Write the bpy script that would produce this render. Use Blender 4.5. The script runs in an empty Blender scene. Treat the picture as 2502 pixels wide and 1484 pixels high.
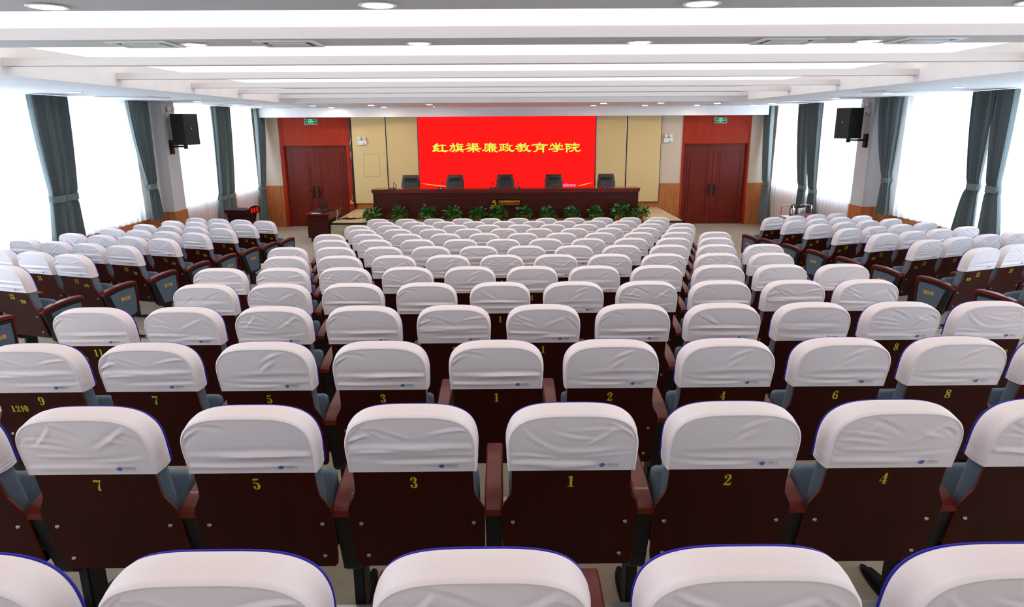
import bpy, bmesh, math, random
from mathutils import Vector, Matrix

# ------------------------------------------------------------------ camera, world, exposure
SC = bpy.context.scene
COL = SC.collection
CAM_M = [[0.999955887, 0.00733019, 0.00587298],
         [-0.0075390992, 0.25342972, 0.967324423],
         [-0.00560228, 0.967326028, -0.253473803]]          # rows: world axes, columns: right, up, forward
cam_data = bpy.data.cameras.new('camera')
cam_data.sensor_width = 36.0
cam_data.lens = 24.0
cam_data.clip_end = 200
cam = bpy.data.objects.new('camera', cam_data)
cam.matrix_world = Matrix([[CAM_M[i][0], CAM_M[i][1], -CAM_M[i][2], (0, 0, 2.85)[i]] for i in range(3)] + [[0, 0, 0, 1]])
COL.objects.link(cam)
SC.camera = cam

world = bpy.data.worlds.new('sky')
SC.world = world
world.use_nodes = True
wb = world.node_tree.nodes['Background']
wb.inputs[0].default_value = (0.72, 0.85, 1.0, 1)
wb.inputs[1].default_value = 9.8                # bright overcast daylight
COVE_LIGHT = 1.20                                # glowing sheets stand in for the strip-lit slab above the troughs
LAMP_LIGHT = 22.0
STAGE_LAMP_LIGHT = 170.0                              # recessed downlights

SC.view_settings.view_transform = 'Standard'
SC.view_settings.look = 'None'
SC.view_settings.exposure = 0.18
SC.view_settings.gamma = 1.0
SC.view_settings.use_curve_mapping = False
cy = SC.cycles
cy.max_bounces = 7
cy.diffuse_bounces = 4
cy.glossy_bounces = 3
cy.transmission_bounces = 5
cy.transparent_max_bounces = 10
cy.caustics_reflective = False
cy.caustics_refractive = False
cy.sample_clamp_indirect = 6.0
cy.use_denoising = True

R = random.Random(7)
PI = math.pi

# ------------------------------------------------------------------ materials
def lin(c):
    return tuple(((v / 255) / 12.92 if v / 255 <= 0.04045 else ((v / 255 + 0.055) / 1.055) ** 2.4) for v in c)

def base_mat(name, rgb, rough=0.5, metal=0.0, spec=0.5, coat=0.0):
    m = bpy.data.materials.new(name)
    m.use_nodes = True
    b = m.node_tree.nodes['Principled BSDF']
    b.inputs['Base Color'].default_value = (*lin(rgb), 1)
    b.inputs['Roughness'].default_value = rough
    b.inputs['Metallic'].default_value = metal
    b.inputs['Specular IOR Level'].default_value = spec
    b.inputs['Coat Weight'].default_value = coat
    return m

def noisy(name, rgb, rgb2, scale=(20, 20, 20), rough=0.5, bump=0.0, spec=0.5, detail=3, coord='Object', lo=0.35, hi=0.65, coat=0.0, bdist=0.002):
    m = base_mat(name, rgb, rough, 0, spec, coat)
    nt = m.node_tree
    b = nt.nodes['Principled BSDF']
    tc = nt.nodes.new('ShaderNodeTexCoord')
    mp = nt.nodes.new('ShaderNodeMapping')
    mp.inputs['Scale'].default_value = scale
    nz = nt.nodes.new('ShaderNodeTexNoise')
    nz.inputs['Scale'].default_value = 1
    nz.inputs['Detail'].default_value = detail
    cr = nt.nodes.new('ShaderNodeValToRGB')
    cr.color_ramp.elements[0].position = lo
    cr.color_ramp.elements[1].position = hi
    cr.color_ramp.elements[0].color = (*lin(rgb), 1)
    cr.color_ramp.elements[1].color = (*lin(rgb2), 1)
    L = nt.links.new
    L(tc.outputs[coord], mp.inputs[0]); L(mp.outputs[0], nz.inputs['Vector'])
    L(nz.outputs['Fac'], cr.inputs[0]); L(cr.outputs[0], b.inputs['Base Color'])
    if bump:
        bp = nt.nodes.new('ShaderNodeBump')
        bp.inputs['Strength'].default_value = bump
        bp.inputs['Distance'].default_value = bdist
        L(nz.outputs['Fac'], bp.inputs['Height']); L(bp.outputs[0], b.inputs['Normal'])
    return m

def emit(name, rgb, strength):
    m = bpy.data.materials.new(name)
    m.use_nodes = True
    nt = m.node_tree
    nt.nodes.clear()
    o = nt.nodes.new('ShaderNodeOutputMaterial')
    e = nt.nodes.new('ShaderNodeEmission')
    e.inputs[0].default_value = (*lin(rgb), 1)
    e.inputs[1].default_value = strength
    nt.links.new(e.outputs[0], o.inputs[0])
    return m

def sheer_mat():
    m = bpy.data.materials.new('sheer_voile')
    m.use_nodes = True
    nt = m.node_tree
    nt.nodes.clear()
    L = nt.links.new
    o = nt.nodes.new('ShaderNodeOutputMaterial')
    tr = nt.nodes.new('ShaderNodeBsdfTransparent')
    tl = nt.nodes.new('ShaderNodeBsdfTranslucent')
    df = nt.nodes.new('ShaderNodeBsdfDiffuse')
    tl.inputs[0].default_value = (0.93, 0.93, 0.95, 1)
    df.inputs[0].default_value = (0.90, 0.89, 0.90, 1)
    a = nt.nodes.new('ShaderNodeMixShader'); a.inputs[0].default_value = 0.55
    c = nt.nodes.new('ShaderNodeMixShader'); c.inputs[0].default_value = 0.78
    L(df.outputs[0], a.inputs[1]); L(tl.outputs[0], a.inputs[2])
    L(tr.outputs[0], c.inputs[1]); L(a.outputs[0], c.inputs[2])
    L(c.outputs[0], o.inputs[0])
    return m

def glass_mat():
    m = bpy.data.materials.new('window_glass')
    m.use_nodes = True
    nt = m.node_tree
    nt.nodes.clear()
    L = nt.links.new
    o = nt.nodes.new('ShaderNodeOutputMaterial')
    tr = nt.nodes.new('ShaderNodeBsdfTransparent')
    tr.inputs[0].default_value = (0.93, 0.96, 0.96, 1)
    gl = nt.nodes.new('ShaderNodeBsdfGlossy')
    gl.inputs['Roughness'].default_value = 0.02
    c = nt.nodes.new('ShaderNodeMixShader'); c.inputs[0].default_value = 0.07
    L(tr.outputs[0], c.inputs[1]); L(gl.outputs[0], c.inputs[2]); L(c.outputs[0], o.inputs[0])
    return m

def slat_mat():
    m = noisy('oak_slats', (196, 120, 66), (170, 98, 50), (26, 26, 2), 0.5, 0.0, spec=0.25, detail=4)
    nt = m.node_tree
    b = nt.nodes['Principled BSDF']
    tc = nt.nodes.new('ShaderNodeTexCoord')
    sp = nt.nodes.new('ShaderNodeSeparateXYZ')
    ad = nt.nodes.new('ShaderNodeMath'); ad.operation = 'ADD'
    mu = nt.nodes.new('ShaderNodeMath'); mu.operation = 'MULTIPLY'; mu.inputs[1].default_value = 2 * PI / 0.034
    sn = nt.nodes.new('ShaderNodeMath'); sn.operation = 'SINE'
    bp = nt.nodes.new('ShaderNodeBump'); bp.inputs['Strength'].default_value = 0.5; bp.inputs['Distance'].default_value = 0.004
    L = nt.links.new
    L(tc.outputs['Object'], sp.inputs[0]); L(sp.outputs[0], ad.inputs[0]); L(sp.outputs[1], ad.inputs[1])
    L(ad.outputs[0], mu.inputs[0]); L(mu.outputs[0], sn.inputs[0]); L(sn.outputs[0], bp.inputs['Height'])
    L(bp.outputs[0], b.inputs['Normal'])
    # fine dark joints between the slats
    gt = nt.nodes.new('ShaderNodeMath'); gt.operation = 'LESS_THAN'; gt.inputs[1].default_value = -0.93
    mx = nt.nodes.new('ShaderNodeMixRGB'); mx.blend_type = 'MULTIPLY'; mx.inputs[2].default_value = (0.55, 0.5, 0.48, 1)
    src = b.inputs['Base Color'].links[0].from_socket
    L(sn.outputs[0], gt.inputs[0]); L(gt.outputs[0], mx.inputs[0]); L(src, mx.inputs[1]); L(mx.outputs[0], b.inputs['Base Color'])
    return m

M = {}
M['white'] = noisy('white_paint', (236, 233, 234), (230, 228, 230), (3, 3, 3), 0.7, spec=0.3)
M['beam'] = base_mat('beam_paint', (214, 209, 211), 0.7, spec=0.3)
M['fabric_wall'] = noisy('wall_fabric', (210, 190, 170), (198, 178, 159), (160, 160, 160), 0.9, 0.25, 0.1)
M['pillar_fabric'] = noisy('pillar_fabric', (206, 203, 203), (194, 190, 191), (160, 160, 160), 0.9, 0.25, 0.1)
M['slat'] = slat_mat()
M['tan_panel'] = noisy('tan_acoustic_fabric', (216, 192, 142), (208, 184, 134), (140, 140, 140), 0.9, 0.2, 0.1)
M['floor'] = noisy('beige_vinyl', (176, 162, 144), (164, 150, 132), (5, 5, 5), 0.32, 0.02, 0.4, 5)
M['alu'] = base_mat('aluminium', (205, 205, 208), 0.3, 0.9)
M['chrome'] = base_mat('chrome', (230, 230, 232), 0.12, 1.0)
M['mahogany'] = noisy('mahogany', (116, 30, 12), (92, 23, 8), (14, 14, 1.6), 0.42, 0.02, 0.25, 5, lo=0.3, hi=0.7)
M['mahogany_red'] = noisy('mahogany_red', (166, 46, 18), (150, 40, 14), (12, 12, 1.5), 0.5, 0.0, 0.18, 5, lo=0.3, hi=0.7)
M['desk'] = noisy('dark_rosewood', (70, 17, 9), (54, 12, 6), (2, 14, 14), 0.32, 0.0, 0.28, 5, lo=0.3, hi=0.7, coat=0.04)
M['desk_line'] = base_mat('rosewood_moulding', (92, 34, 26), 0.25, coat=0.3)
M['desk_top'] = noisy('rosewood_top', (118, 30, 18), (98, 22, 12), (2, 14, 14), 0.2, 0.0, 0.5, 5, coat=0.4)
M['back_wood'] = noisy('chair_back_veneer', (52, 8, 4), (40, 6, 3), (10, 10, 2.2), 0.45, 0.0, 0.13, 5, lo=0.3, hi=0.7)
M['edge_wood'] = base_mat('veneer_edge', (112, 34, 16), 0.4, 0, 0.3)
M['arm_wood'] = noisy('armrest_lacquer', (98, 27, 17), (80, 20, 12), (30, 3, 30), 0.32, 0.0, 0.28, 4, coat=0.06)
M['cover'] = noisy('white_stretch_cover', (231, 220, 222), (226, 215, 218), (300, 300, 300), 0.85, 0.05, 0.15, 2, bdist=0.001)
M['piping'] = base_mat('blue_piping', (22, 22, 165), 0.6)
M['logo_blue'] = base_mat('print_blue', (58, 84, 158), 0.7)
M['upholstery'] = noisy('slate_blue_cloth', (104, 117, 130), (92, 105, 118), (220, 220, 220), 0.95, 0.2, 0.15, 2)
M['panel_cloth'] = noisy('slate_panel_cloth', (90, 103, 120), (80, 93, 110), (220, 220, 220), 0.95, 0.2, 0.15, 2)
M['black_metal'] = base_mat('black_powder_coat', (13, 13, 14), 0.55, 0, 0.3)
M['black_plastic'] = base_mat('black_plastic', (18, 19, 21), 0.4)
M['navy_plastic'] = base_mat('seat_shell_plastic', (24, 27, 34), 0.45)
M['gold_print'] = base_mat('seat_number_gold', (178, 176, 34), 0.5)
M['gold_stitch'] = base_mat('row_label_gold', (222, 168, 24), 0.5)
M['drape'] = noisy('grey_drape', (116, 125, 125), (98, 106, 107), (240, 240, 240), 0.9, 0.15, 0.15, 2)
M['sheer'] = sheer_mat()
M['glass'] = glass_mat()
M['frame_white'] = base_mat('window_frame_white', (232, 234, 236), 0.4)
M['leather'] = noisy('black_leather', (38, 40, 41), (30, 32, 33), (60, 60, 60), 0.45, 0.15, 0.45, 3)
M['speaker'] = noisy('speaker_black', (17, 20, 26), (12, 14, 19), (400, 400, 400), 0.55, 0.2)
M['white_plastic'] = base_mat('white_plastic', (228, 226, 222), 0.4)
M['grey_plastic'] = base_mat('grey_plastic', (150, 150, 152), 0.4)
M['red_dot'] = base_mat('red_indicator', (150, 40, 40), 0.4)
M['green_tag'] = base_mat('green_sticker', (22, 110, 70), 0.5)
M['lens'] = base_mat('lamp_lens', (216, 214, 222), 0.1, 0.3)
M['sign_green'] = emit('exit_sign_green', (12, 108, 62), 0.8)
M['sign_light'] = emit('exit_sign_mark', (170, 255, 205), 1.0)
M['screen_red'] = emit('led_red', (255, 26, 24), 1.02)
M['screen_yellow'] = emit('led_yellow', (212, 255, 84), 1.0)
M['screen_glow'] = emit('led_gold', (255, 206, 110), 1.0)
M['screen_lilac'] = emit('led_lilac', (232, 170, 255), 1.0)
M['led_red_text'] = emit('lectern_led', (235, 18, 20), 1.3)
M['cove'] = emit('cove_light', (255, 246, 238), COVE_LIGHT)
M['stage_lamp'] = emit('stage_downlight_glow', (255, 240, 222), STAGE_LAMP_LIGHT)
M['lamp'] = emit('downlight_glow', (255, 240, 222), LAMP_LIGHT)
M['stage_floor'] = noisy('stage_vinyl', (212, 190, 150), (178, 150, 108), (1.2, 9, 3), 0.4, 0.0, 0.4, 6, lo=0.3, hi=0.72)
M['stage_face'] = noisy('stage_stone_vinyl', (186, 174, 144), (150, 138, 108), (5, 5, 7), 0.5, 0.0, 0.3, 6)
M['leaf'] = noisy('pothos_leaf', (52, 126, 42), (22, 76, 22), (7, 7, 7), 0.35, 0.0, 0.5, 3)
M['stem'] = base_mat('pothos_stem', (58, 96, 42), 0.6)
M['red_pot'] = base_mat('red_plastic_pot', (196, 62, 44), 0.4)
M['soil'] = base_mat('soil', (40, 28, 20), 0.95)
M['gold'] = base_mat('gold_letter', (240, 184, 30), 0.3, 0.3)
M['red_band'] = base_mat('red_band', (150, 16, 14), 0.4)
M['acrylic'] = base_mat('dark_acrylic', (50, 16, 14), 0.12)
M['lectern_wood'] = base_mat('dull_dark_wood', (46, 14, 10), 0.75, 0, 0.1)
M['paper'] = base_mat('paper', (232, 230, 232), 0.8)
M['yellow'] = base_mat('yellow_label', (238, 206, 70), 0.5)
M['orange'] = base_mat('orange_plastic', (236, 130, 28), 0.45)
M['steel'] = base_mat('brushed_steel', (190, 188, 184), 0.28, 1.0)
M['clear'] = base_mat('smoked_glass', (70, 74, 84), 0.05)
M['vent_dark'] = base_mat('vent_shadow_gap', (40, 42, 48), 0.7)
M['tan_line'] = base_mat('panel_seam', (150, 130, 88), 0.8)

# ------------------------------------------------------------------ mesh builder
class MB:
    def __init__(s):
        s.v = []; s.f = []; s.mi = []; s.cur = 0; s.mats = []

    def mat(s, m):
        if m not in s.mats: s.mats.append(m)
        s.cur = s.mats.index(m)
        return s

    def add(s, vs, fs):
        n = len(s.v)
        s.v += [tuple(p) for p in vs]
        for f in fs:
            s.f.append([n + i for i in f]); s.mi.append(s.cur)

    def box(s, x0, x1, y0, y1, z0, z1):
        s.add([(x0, y0, z0), (x1, y0, z0), (x1, y1, z0), (x0, y1, z0), (x0, y0, z1), (x1, y0, z1), (x1, y1, z1), (x0, y1, z1)],
              [(0, 3, 2, 1), (4, 5, 6, 7), (0, 1, 5, 4), (1, 2, 6, 5), (2, 3, 7, 6), (3, 0, 4, 7)])
        return s

    def bbox(s, x0, x1, y0, y1, z0, z1, b=0.005):
        """box with chamfered edges"""
        bm = bmesh.new()
        bmesh.ops.create_cube(bm, size=1)
        for v in bm.verts:
            v.co = Vector(((x0 + x1) / 2 + v.co.x * (x1 - x0), (y0 + y1) / 2 + v.co.y * (y1 - y0), (z0 + z1) / 2 + v.co.z * (z1 - z0)))
        bmesh.ops.bevel(bm, geom=list(bm.edges), offset=b, segments=2, affect='EDGES', clamp_overlap=True)
        bm.verts.index_update()
        s.add([v.co[:] for v in bm.verts], [[v.index for v in f.verts] for f in bm.faces])
        bm.free()
        return s

    def extr(s, pts, a, b, axis='x'):
        """closed polygon pts (2D) extruded along axis from a to b"""
        n = len(pts)
        def P(p, t):
            return (t, p[0], p[1]) if axis == 'x' else ((p[0], t, p[1]) if axis == 'y' else (p[0], p[1], t))
        vs = [P(p, a) for p in pts] + [P(p, b) for p in pts]
        fs = [tuple(range(n))[::-1], tuple(range(n, 2 * n))] + [(i, (i + 1) % n, n + (i + 1) % n, n + i) for i in range(n)]
        s.add(vs, fs)
        return s

    def tube(s, path, r, n=8, cap=True):
        P = [Vector(p) for p in path]
        rs = r if isinstance(r, (list, tuple)) else [r] * len(P)
        vs = []
        up = None
        for i, p in enumerate(P):
            d = (P[min(i + 1, len(P) - 1)] - P[max(i - 1, 0)]).normalized()
            if up is None:
                up = Vector((0, 0, 1)) if abs(d.z) < 0.9 else Vector((1, 0, 0))
            a = d.cross(up).normalized()
            up = a.cross(d).normalized()
            for k in range(n):
                t = 2 * PI * k / n
                vs.append(p + (a * math.cos(t) + up * math.sin(t)) * rs[i])
        fs = []
        for i in range(len(P) - 1):
            for k in range(n):
                fs.append((i * n + k, i * n + (k + 1) % n, (i + 1) * n + (k + 1) % n, (i + 1) * n + k))
        if cap:
            fs.append(tuple(range(n))[::-1]); fs.append(tuple((len(P) - 1) * n + k for k in range(n)))
        s.add(vs, fs)
        return s

    def lathe(s, prof, c=(0, 0, 0), n=24, axis='z'):
        vs = []
        for r, h in prof:
            for k in range(n):
                t = 2 * PI * k / n
                x, y = r * math.cos(t), r * math.sin(t)
                if axis == 'z': vs.append((c[0] + x, c[1] + y, c[2] + h))
                elif axis == 'y': vs.append((c[0] + x, c[1] + h, c[2] + y))
                else: vs.append((c[0] + h, c[1] + x, c[2] + y))
        fs = []
        for i in range(len(prof) - 1):
            for k in range(n):
                fs.append((i * n + k, i * n + (k + 1) % n, (i + 1) * n + (k + 1) % n, (i + 1) * n + k))
        fs.append(tuple(range(n))[::-1]); fs.append(tuple((len(prof) - 1) * n + k for k in range(n)))
        s.add(vs, fs)
        return s

    def mesh(s, name, mat=None, smooth=35, fix=True):
        me = bpy.data.meshes.new(name)
        me.from_pydata(s.v, [], s.f)
        mats = s.mats or [mat]
        for m in mats: me.materials.append(M[m] if isinstance(m, str) else m)
        if len(mats) > 1: me.polygons.foreach_set('material_index', s.mi)
        if fix:
            bm = bmesh.new(); bm.from_mesh(me)
            bmesh.ops.recalc_face_normals(bm, faces=bm.faces)
            bm.to_mesh(me); bm.free()
        if smooth:
            me.polygons.foreach_set('use_smooth', [True] * len(me.polygons))
            me.set_sharp_from_angle(angle=math.radians(smooth))
        me.update()
        return me

    def build(s, name, mat=None, parent=None, loc=None, rz=0, smooth=35, fix=True):
        return put(name, s.mesh(name, mat, smooth, fix), parent, loc, rz)

def put(name, me, parent=None, loc=None, rz=0):
    o = bpy.data.objects.new(name, me)
    if loc is not None: o.location = loc
    if rz: o.rotation_euler = (0, 0, rz)
    o.parent = parent
    COL.objects.link(o)
    return o

def tag(o, label, cat, group=None):
    o['label'] = label; o['category'] = cat
    if group: o['group'] = group
    return o

def thing(name, label, cat, loc=(0, 0, 0), rz=0, group=None):
    o = put(name, None, None, loc, rz)
    return tag(o, label, cat, group)

def struct(o, label=None):
    o['kind'] = 'structure'
    if label: o['label'] = label
    return o

ORD = ['', 'first', 'second', 'third', 'fourth', 'fifth', 'sixth', 'seventh', 'eighth', 'ninth', 'tenth', 'eleventh', 'twelfth', 'thirteenth', 'fourteenth']

# ------------------------------------------------------------------ lettering
_txt = {}
def text_verts(body, w=None, h=None, bold=0.0):
    """outline mesh of a text, centred on 0,0 and scaled to w x h (either may be None)"""
    key = (body, w, h, bold)
    if key in _txt: return _txt[key]
    cu = bpy.data.curves.new('text', 'FONT')
    cu.body = body; cu.size = 1; cu.offset = bold; cu.resolution_u = 3
    ob = bpy.data.objects.new('text', cu)
    COL.objects.link(ob)
    dg = bpy.context.evaluated_depsgraph_get(); dg.update()
    me = bpy.data.meshes.new_from_object(ob.evaluated_get(dg))
    vs = [v.co.copy() for v in me.vertices]; fs = [list(p.vertices) for p in me.polygons]
    bpy.data.objects.remove(ob); bpy.data.curves.remove(cu); bpy.data.meshes.remove(me)
    out = fit2(vs, fs, w, h)
    _txt[key] = out
    return out

def fit2(vs, fs, w=None, h=None):
    xs = [v[0] for v in vs]; ys = [v[1] for v in vs]
    W, H = max(xs) - min(xs), max(ys) - min(ys)
    cx, cyy = (max(xs) + min(xs)) / 2, (max(ys) + min(ys)) / 2
    sx = (w / W) if w else (h / H)
    sy = (h / H) if h else (w / W)
    return [((v[0] - cx) * sx, (v[1] - cyy) * sy) for v in vs], fs

def stroke(pts, out, n=10):
    """variable-width brush stroke through (x, y, width) points, appended to out=(verts, faces)"""
    P = [pts[0]] + list(pts) + [pts[-1]]
    S = []
    for i in range(1, len(P) - 2):
        for k in range(n):
            t = k / n
            S.append(tuple(0.5 * (2 * P[i][j] + (P[i + 1][j] - P[i - 1][j]) * t + (2 * P[i - 1][j] - 5 * P[i][j] + 4 * P[i + 1][j] - P[i + 2][j]) * t * t
                     + (3 * P[i][j] - P[i - 1][j] - 3 * P[i + 1][j] + P[i + 2][j]) * t ** 3) for j in range(3)))
    S.append(tuple(P[-1]))
    V, F = out
    b = len(V)
    for i, p in enumerate(S):
        a, c = S[max(i - 1, 0)], S[min(i + 1, len(S) - 1)]
        dx, dy = c[0] - a[0], c[1] - a[1]
        l = math.hypot(dx, dy) or 1
        nx, ny = -dy / l * p[2] / 2, dx / l * p[2] / 2
        V += [(p[0] + nx, p[1] + ny), (p[0] - nx, p[1] - ny)]
    for i in range(len(S) - 1):
        F.append([b + 2 * i, b + 2 * i + 1, b + 2 * i + 3, b + 2 * i + 2])

def blob(x, y, r, out, n=14):
    V, F = out
    b = len(V)
    V += [(x + r * math.cos(2 * PI * k / n), y + r * math.sin(2 * PI * k / n)) for k in range(n)]
    F.append(list(range(b, b + n)))

# bold display-serif digits in a 0.62 x 1 box
DIG = {
    '0': ([[(.31, .98, .05), (.10, .80, .17), (.07, .5, .20), (.10, .20, .17), (.31, .02, .05)], [(.31, .98, .05), (.52, .80, .17), (.55, .5, .20), (.52, .20, .17), (.31, .02, .05)]], []),
    '1': ([[(.33, 0, .20), (.33, .98, .20)], [(.08, .03, .06), (.58, .03, .06)], [(.08, .84, .04), (.20, .86, .06), (.30, .95, .10)]], []),
    '2': ([[(.07, .72, .10), (.14, .90, .08), (.29, .965, .07), (.44, .88, .16), (.48, .72, .20), (.40, .52, .16), (.22, .28, .09), (.05, .06, .07)],
           [(.03, .05, .10), (.2, .10, .17), (.38, .08, .19), (.53, .09, .14), (.585, .28, .04)]], [(.14, .72, .105)]),
    '3': ([[(.10, .80, .08), (.17, .93, .07), (.30, .965, .07), (.43, .88, .16), (.46, .74, .18), (.40, .59, .11), (.24, .52, .05)],
           [(.24, .52, .05), (.42, .45, .11), (.49, .27, .21), (.43, .10, .16), (.27, .03, .07), (.14, .08, .07), (.08, .2, .08)]], [(.15, .77, .10), (.14, .22, .10)]),
    '4': ([[(.42, .0, .19), (.42, .99, .19)], [(.02, .28, .06), (.62, .28, .06)], [(.05, .29, .05), (.40, .97, .05)], [(.26, .03, .06), (.58, .03, .06)]], []),
    '5': ([[(.12, .52, .045), (.13, .97, .045)], [(.12, .90, .14), (.34, .90, .15), (.54, .95, .10)], [(.13, .53, .05), (.28, .60, .08), (.45, .48, .17), (.49, .30, .21), (.43, .11, .16), (.28, .03, .07), (.14, .08, .07), (.08, .2, .08)]], [(.14, .21, .10)]),
    '6': ([[(.50, .84, .08), (.42, .95, .07), (.30, .95, .07), (.15, .76, .15), (.10, .45, .19), (.14, .16, .16), (.31, .03, .05)],
           [(.12, .42, .05), (.30, .57, .06), (.47, .45, .15), (.50, .28, .19), (.45, .10, .14), (.31, .03, .05)]], [(.47, .81, .09)]),
    '7': ([[(.04, .74, .04), (.06, .94, .10), (.2, .89, .17), (.40, .88, .17), (.58, .95, .06)], [(.57, .93, .05), (.42, .62, .07), (.31, .34, .17), (.28, .02, .22)]], []),
    '8': ([[(.31, .98, .05), (.14, .88, .14), (.13, .70, .17), (.31, .52, .15), (.50, .38, .17), (.51, .16, .15), (.31, .02, .05)],
           [(.31, .98, .05), (.47, .88, .13), (.47, .70, .14), (.31, .52, .10), (.11, .36, .15), (.10, .16, .16), (.31, .02, .05)]], []),
}
DIG['9'] = ([[(.62 - x, 1 - y, w) for x, y, w in st] for st in DIG['6'][0]], [(.62 - x, 1 - y, r) for x, y, r in DIG['6'][1]])

def digits_verts(s, h, squeeze=1.0):
    out = ([], [])
    x = 0
    for ch in s:
        tmp = ([], [])
        for st in DIG[ch][0]: stroke(st, tmp)
        for bl in DIG[ch][1]: blob(*bl, tmp)
        b = len(out[0])
        out[0].extend([(x + p[0] * squeeze, p[1]) for p in tmp[0]])
        out[1].extend([[b + i for i in f] for f in tmp[1]])
        x += 0.68 * squeeze
    return fit2(out[0], out[1], None, h)

def label_verts(parts, h, gap=0.12):
    """row of ('d', digits) / ('c', CJK text) pieces of height h"""
    V, F, x = [], [], 0.0
    for kind, s in parts:
        vs, fs = digits_verts(s, h) if kind == 'd' else text_verts(s, None, h * 1.05, 0.012)
        w0 = min(v[0] for v in vs); w1 = max(v[0] for v in vs)
        b = len(V)
        V += [(v[0] - w0 + x, v[1]) for v in vs]; F += [[b + i for i in f] for f in fs]
        x += (w1 - w0) + gap * h
    cx = (x - gap * h) / 2
    return [(v[0] - cx, v[1]) for v in V], F

def flat_mesh(name, vf, mat, place):
    """2D verts turned into a 3D mesh by place(x, y)"""
    b = MB(); b.add([place(*p) for p in vf[0]], vf[1])
    return b.mesh(name, mat, smooth=0, fix=False)

# ------------------------------------------------------------------ setting
XL, XR = -7.02, 7.55            # window-wall planes
PL, PR = -6.69, 7.235           # pillar faces
YB, YR = 19.9, -2.6             # stage wall, rear wall
ZC = 3.32                       # ceiling
RISE = 0.0725

# floor in shallow tiers
def tier_edge(k, grow=0.0):
    yc = 13.57 + 0.27 - 0.9535 * (k - 2)
    yl = 13.2 - 0.966 * (k - 3)
    yr = 13.24 - 0.968 * (k - 3)
    return [(XL - .3, yl + (4.6 + XL - .3) * -math.tan(math.radians(18.5))), (-4.6, yl), (-3.7, yc + .03), (-2.9, yc), (3.3, yc), (4.1, yc + .03), (5.0, yr),
            (XR + .3, yr + (XR + .3 - 5.0) * math.tan(math.radians(21)))]
b = MB()
b.box(XL - .3, XR + .3, YR - .2, YB + .2, -0.12, 0)
for k in range(2, 16):
    e = tier_edge(k)
    b.extr(e + [(XR + .3, YR - .2), (XL - .3, YR - .2)], -0.05, RISE * (k - 1), 'z')
struct(b.build('floor', 'floor', smooth=0), 'beige vinyl floor stepping down in shallow tiers to the stage')
for k in range(2, 15):
    e = tier_edge(k)
    nb = MB()
    for (x0, y0), (x1, y1) in zip(e[:-1], e[1:]):
        z = RISE * (k - 1)
        d = Vector((x1 - x0, y1 - y0)).normalized(); n = Vector((-d.y, d.x))
        vs = []
        for (x, y) in ((x0, y0), (x1, y1)):
            for (o, dz) in ((0.004, -0.022), (0.004, 0.004), (-0.035, 0.004), (-0.035, 0.0)):
                vs.append((x + n.x * o, y + n.y * o, z + dz))
        nb.add(vs, [(0, 1, 5, 4), (1, 2, 6, 5), (2, 3, 7, 6)])
    struct(nb.build('trim_%d' % (k - 1), 'alu', smooth=0), 'aluminium nosing on the edge of a floor tier')

# walls. wainscot of oak slats below, fabric above
def wall_side(name, X, sgn, bays):
    """sgn = +1: room lies on +X side. bays: list of (y0, y1) openings, z 1.2 to 3.2"""
    t = -0.25 * sgn
    wb = MB(); wb.mat('fabric_wall')
    xa, xb = sorted((X, X + t))
    edges = [YR] + [v for q in bays for v in q] + [YB]
    for i in range(0, len(edges), 2):
        wb.box(xa, xb, edges[i], edges[i + 1], 0, 3.9)
    for q in bays:
        wb.box(xa, xb, q[0], q[1], 0, 1.2); wb.box(xa, xb, q[0], q[1], 3.22, 3.9)
    wb.mat('slat')
    x2 = X + 0.02 * sgn
    wb.box(min(X, x2), max(X, x2), YR, YB, 0, 1.18)
    struct(wb.build(name, smooth=0), 'side wall with oak slat wainscot below the windows')

BAYS_L = [(-1.9, 2.4), (3.2, 7.6), (8.2, 13.0), (14.7, 19.4)]
BAYS_R = [(-1.9, 2.4), (3.2, 7.6), (8.2, 13.0), (14.7, 19.4)]  # first two bays on each wall are unseen, added for their daylight
wall_side('wall_left', XL, 1, BAYS_L)
wall_side('wall_right', XR, -1, BAYS_R)

def pillar(name, xf, xw, y0, y1, sgn):
    pb = MB(); pb.mat('pillar_fabric')
    pb.box(min(xf, xw), max(xf, xw), y0, y1, 0, ZC)
    pb.mat('slat')
    x2 = xf + 0.018 * sgn
    pb.box(min(x2, xw), max(x2, xw), y0 - 0.018, y1 + 0.018, 0, 1.19)
    struct(pb.build(name, smooth=0), 'square pillar clad in grey fabric above an oak slat base')
pillar('pillar_left', PL, XL, 13.81, 14.32, 1)
pillar('pillar_right', PR, XR, 13.93, 14.42, -1)
pillar('pillar_left_rear', PL, XL, 7.65, 8.15, 1)
pillar('pillar_right_rear', PR, XR, 7.65, 8.15, -1)

b = MB(); b.mat('fabric_wall')
b.box(XL - .3, XR + .3, YB + .12, YB + .3, 0, 3.9)                         # deep backing
for x0, x1 in ((XL - .3, -6.43), (-4.353, 4.99), (6.92, XR + .3)): b.box(x0, x1, YB, YB + .13, 0, 3.9)
b.mat('slat')
for x0, x1 in ((XL, -6.43), (-4.353, 4.99), (6.92, XR)): b.box(x0, x1, YB - .02, YB, 0, 1.19)
struct(b.build('wall_front', smooth=0), 'stage wall with fabric covering over oak slat wainscot')
b = MB(); b.box(XL - .3, XR + .3, YR - .2, YR, 0, 3.9)
struct(b.build('wall_rear', 'white', smooth=0), 'plain white rear wall')

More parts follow.
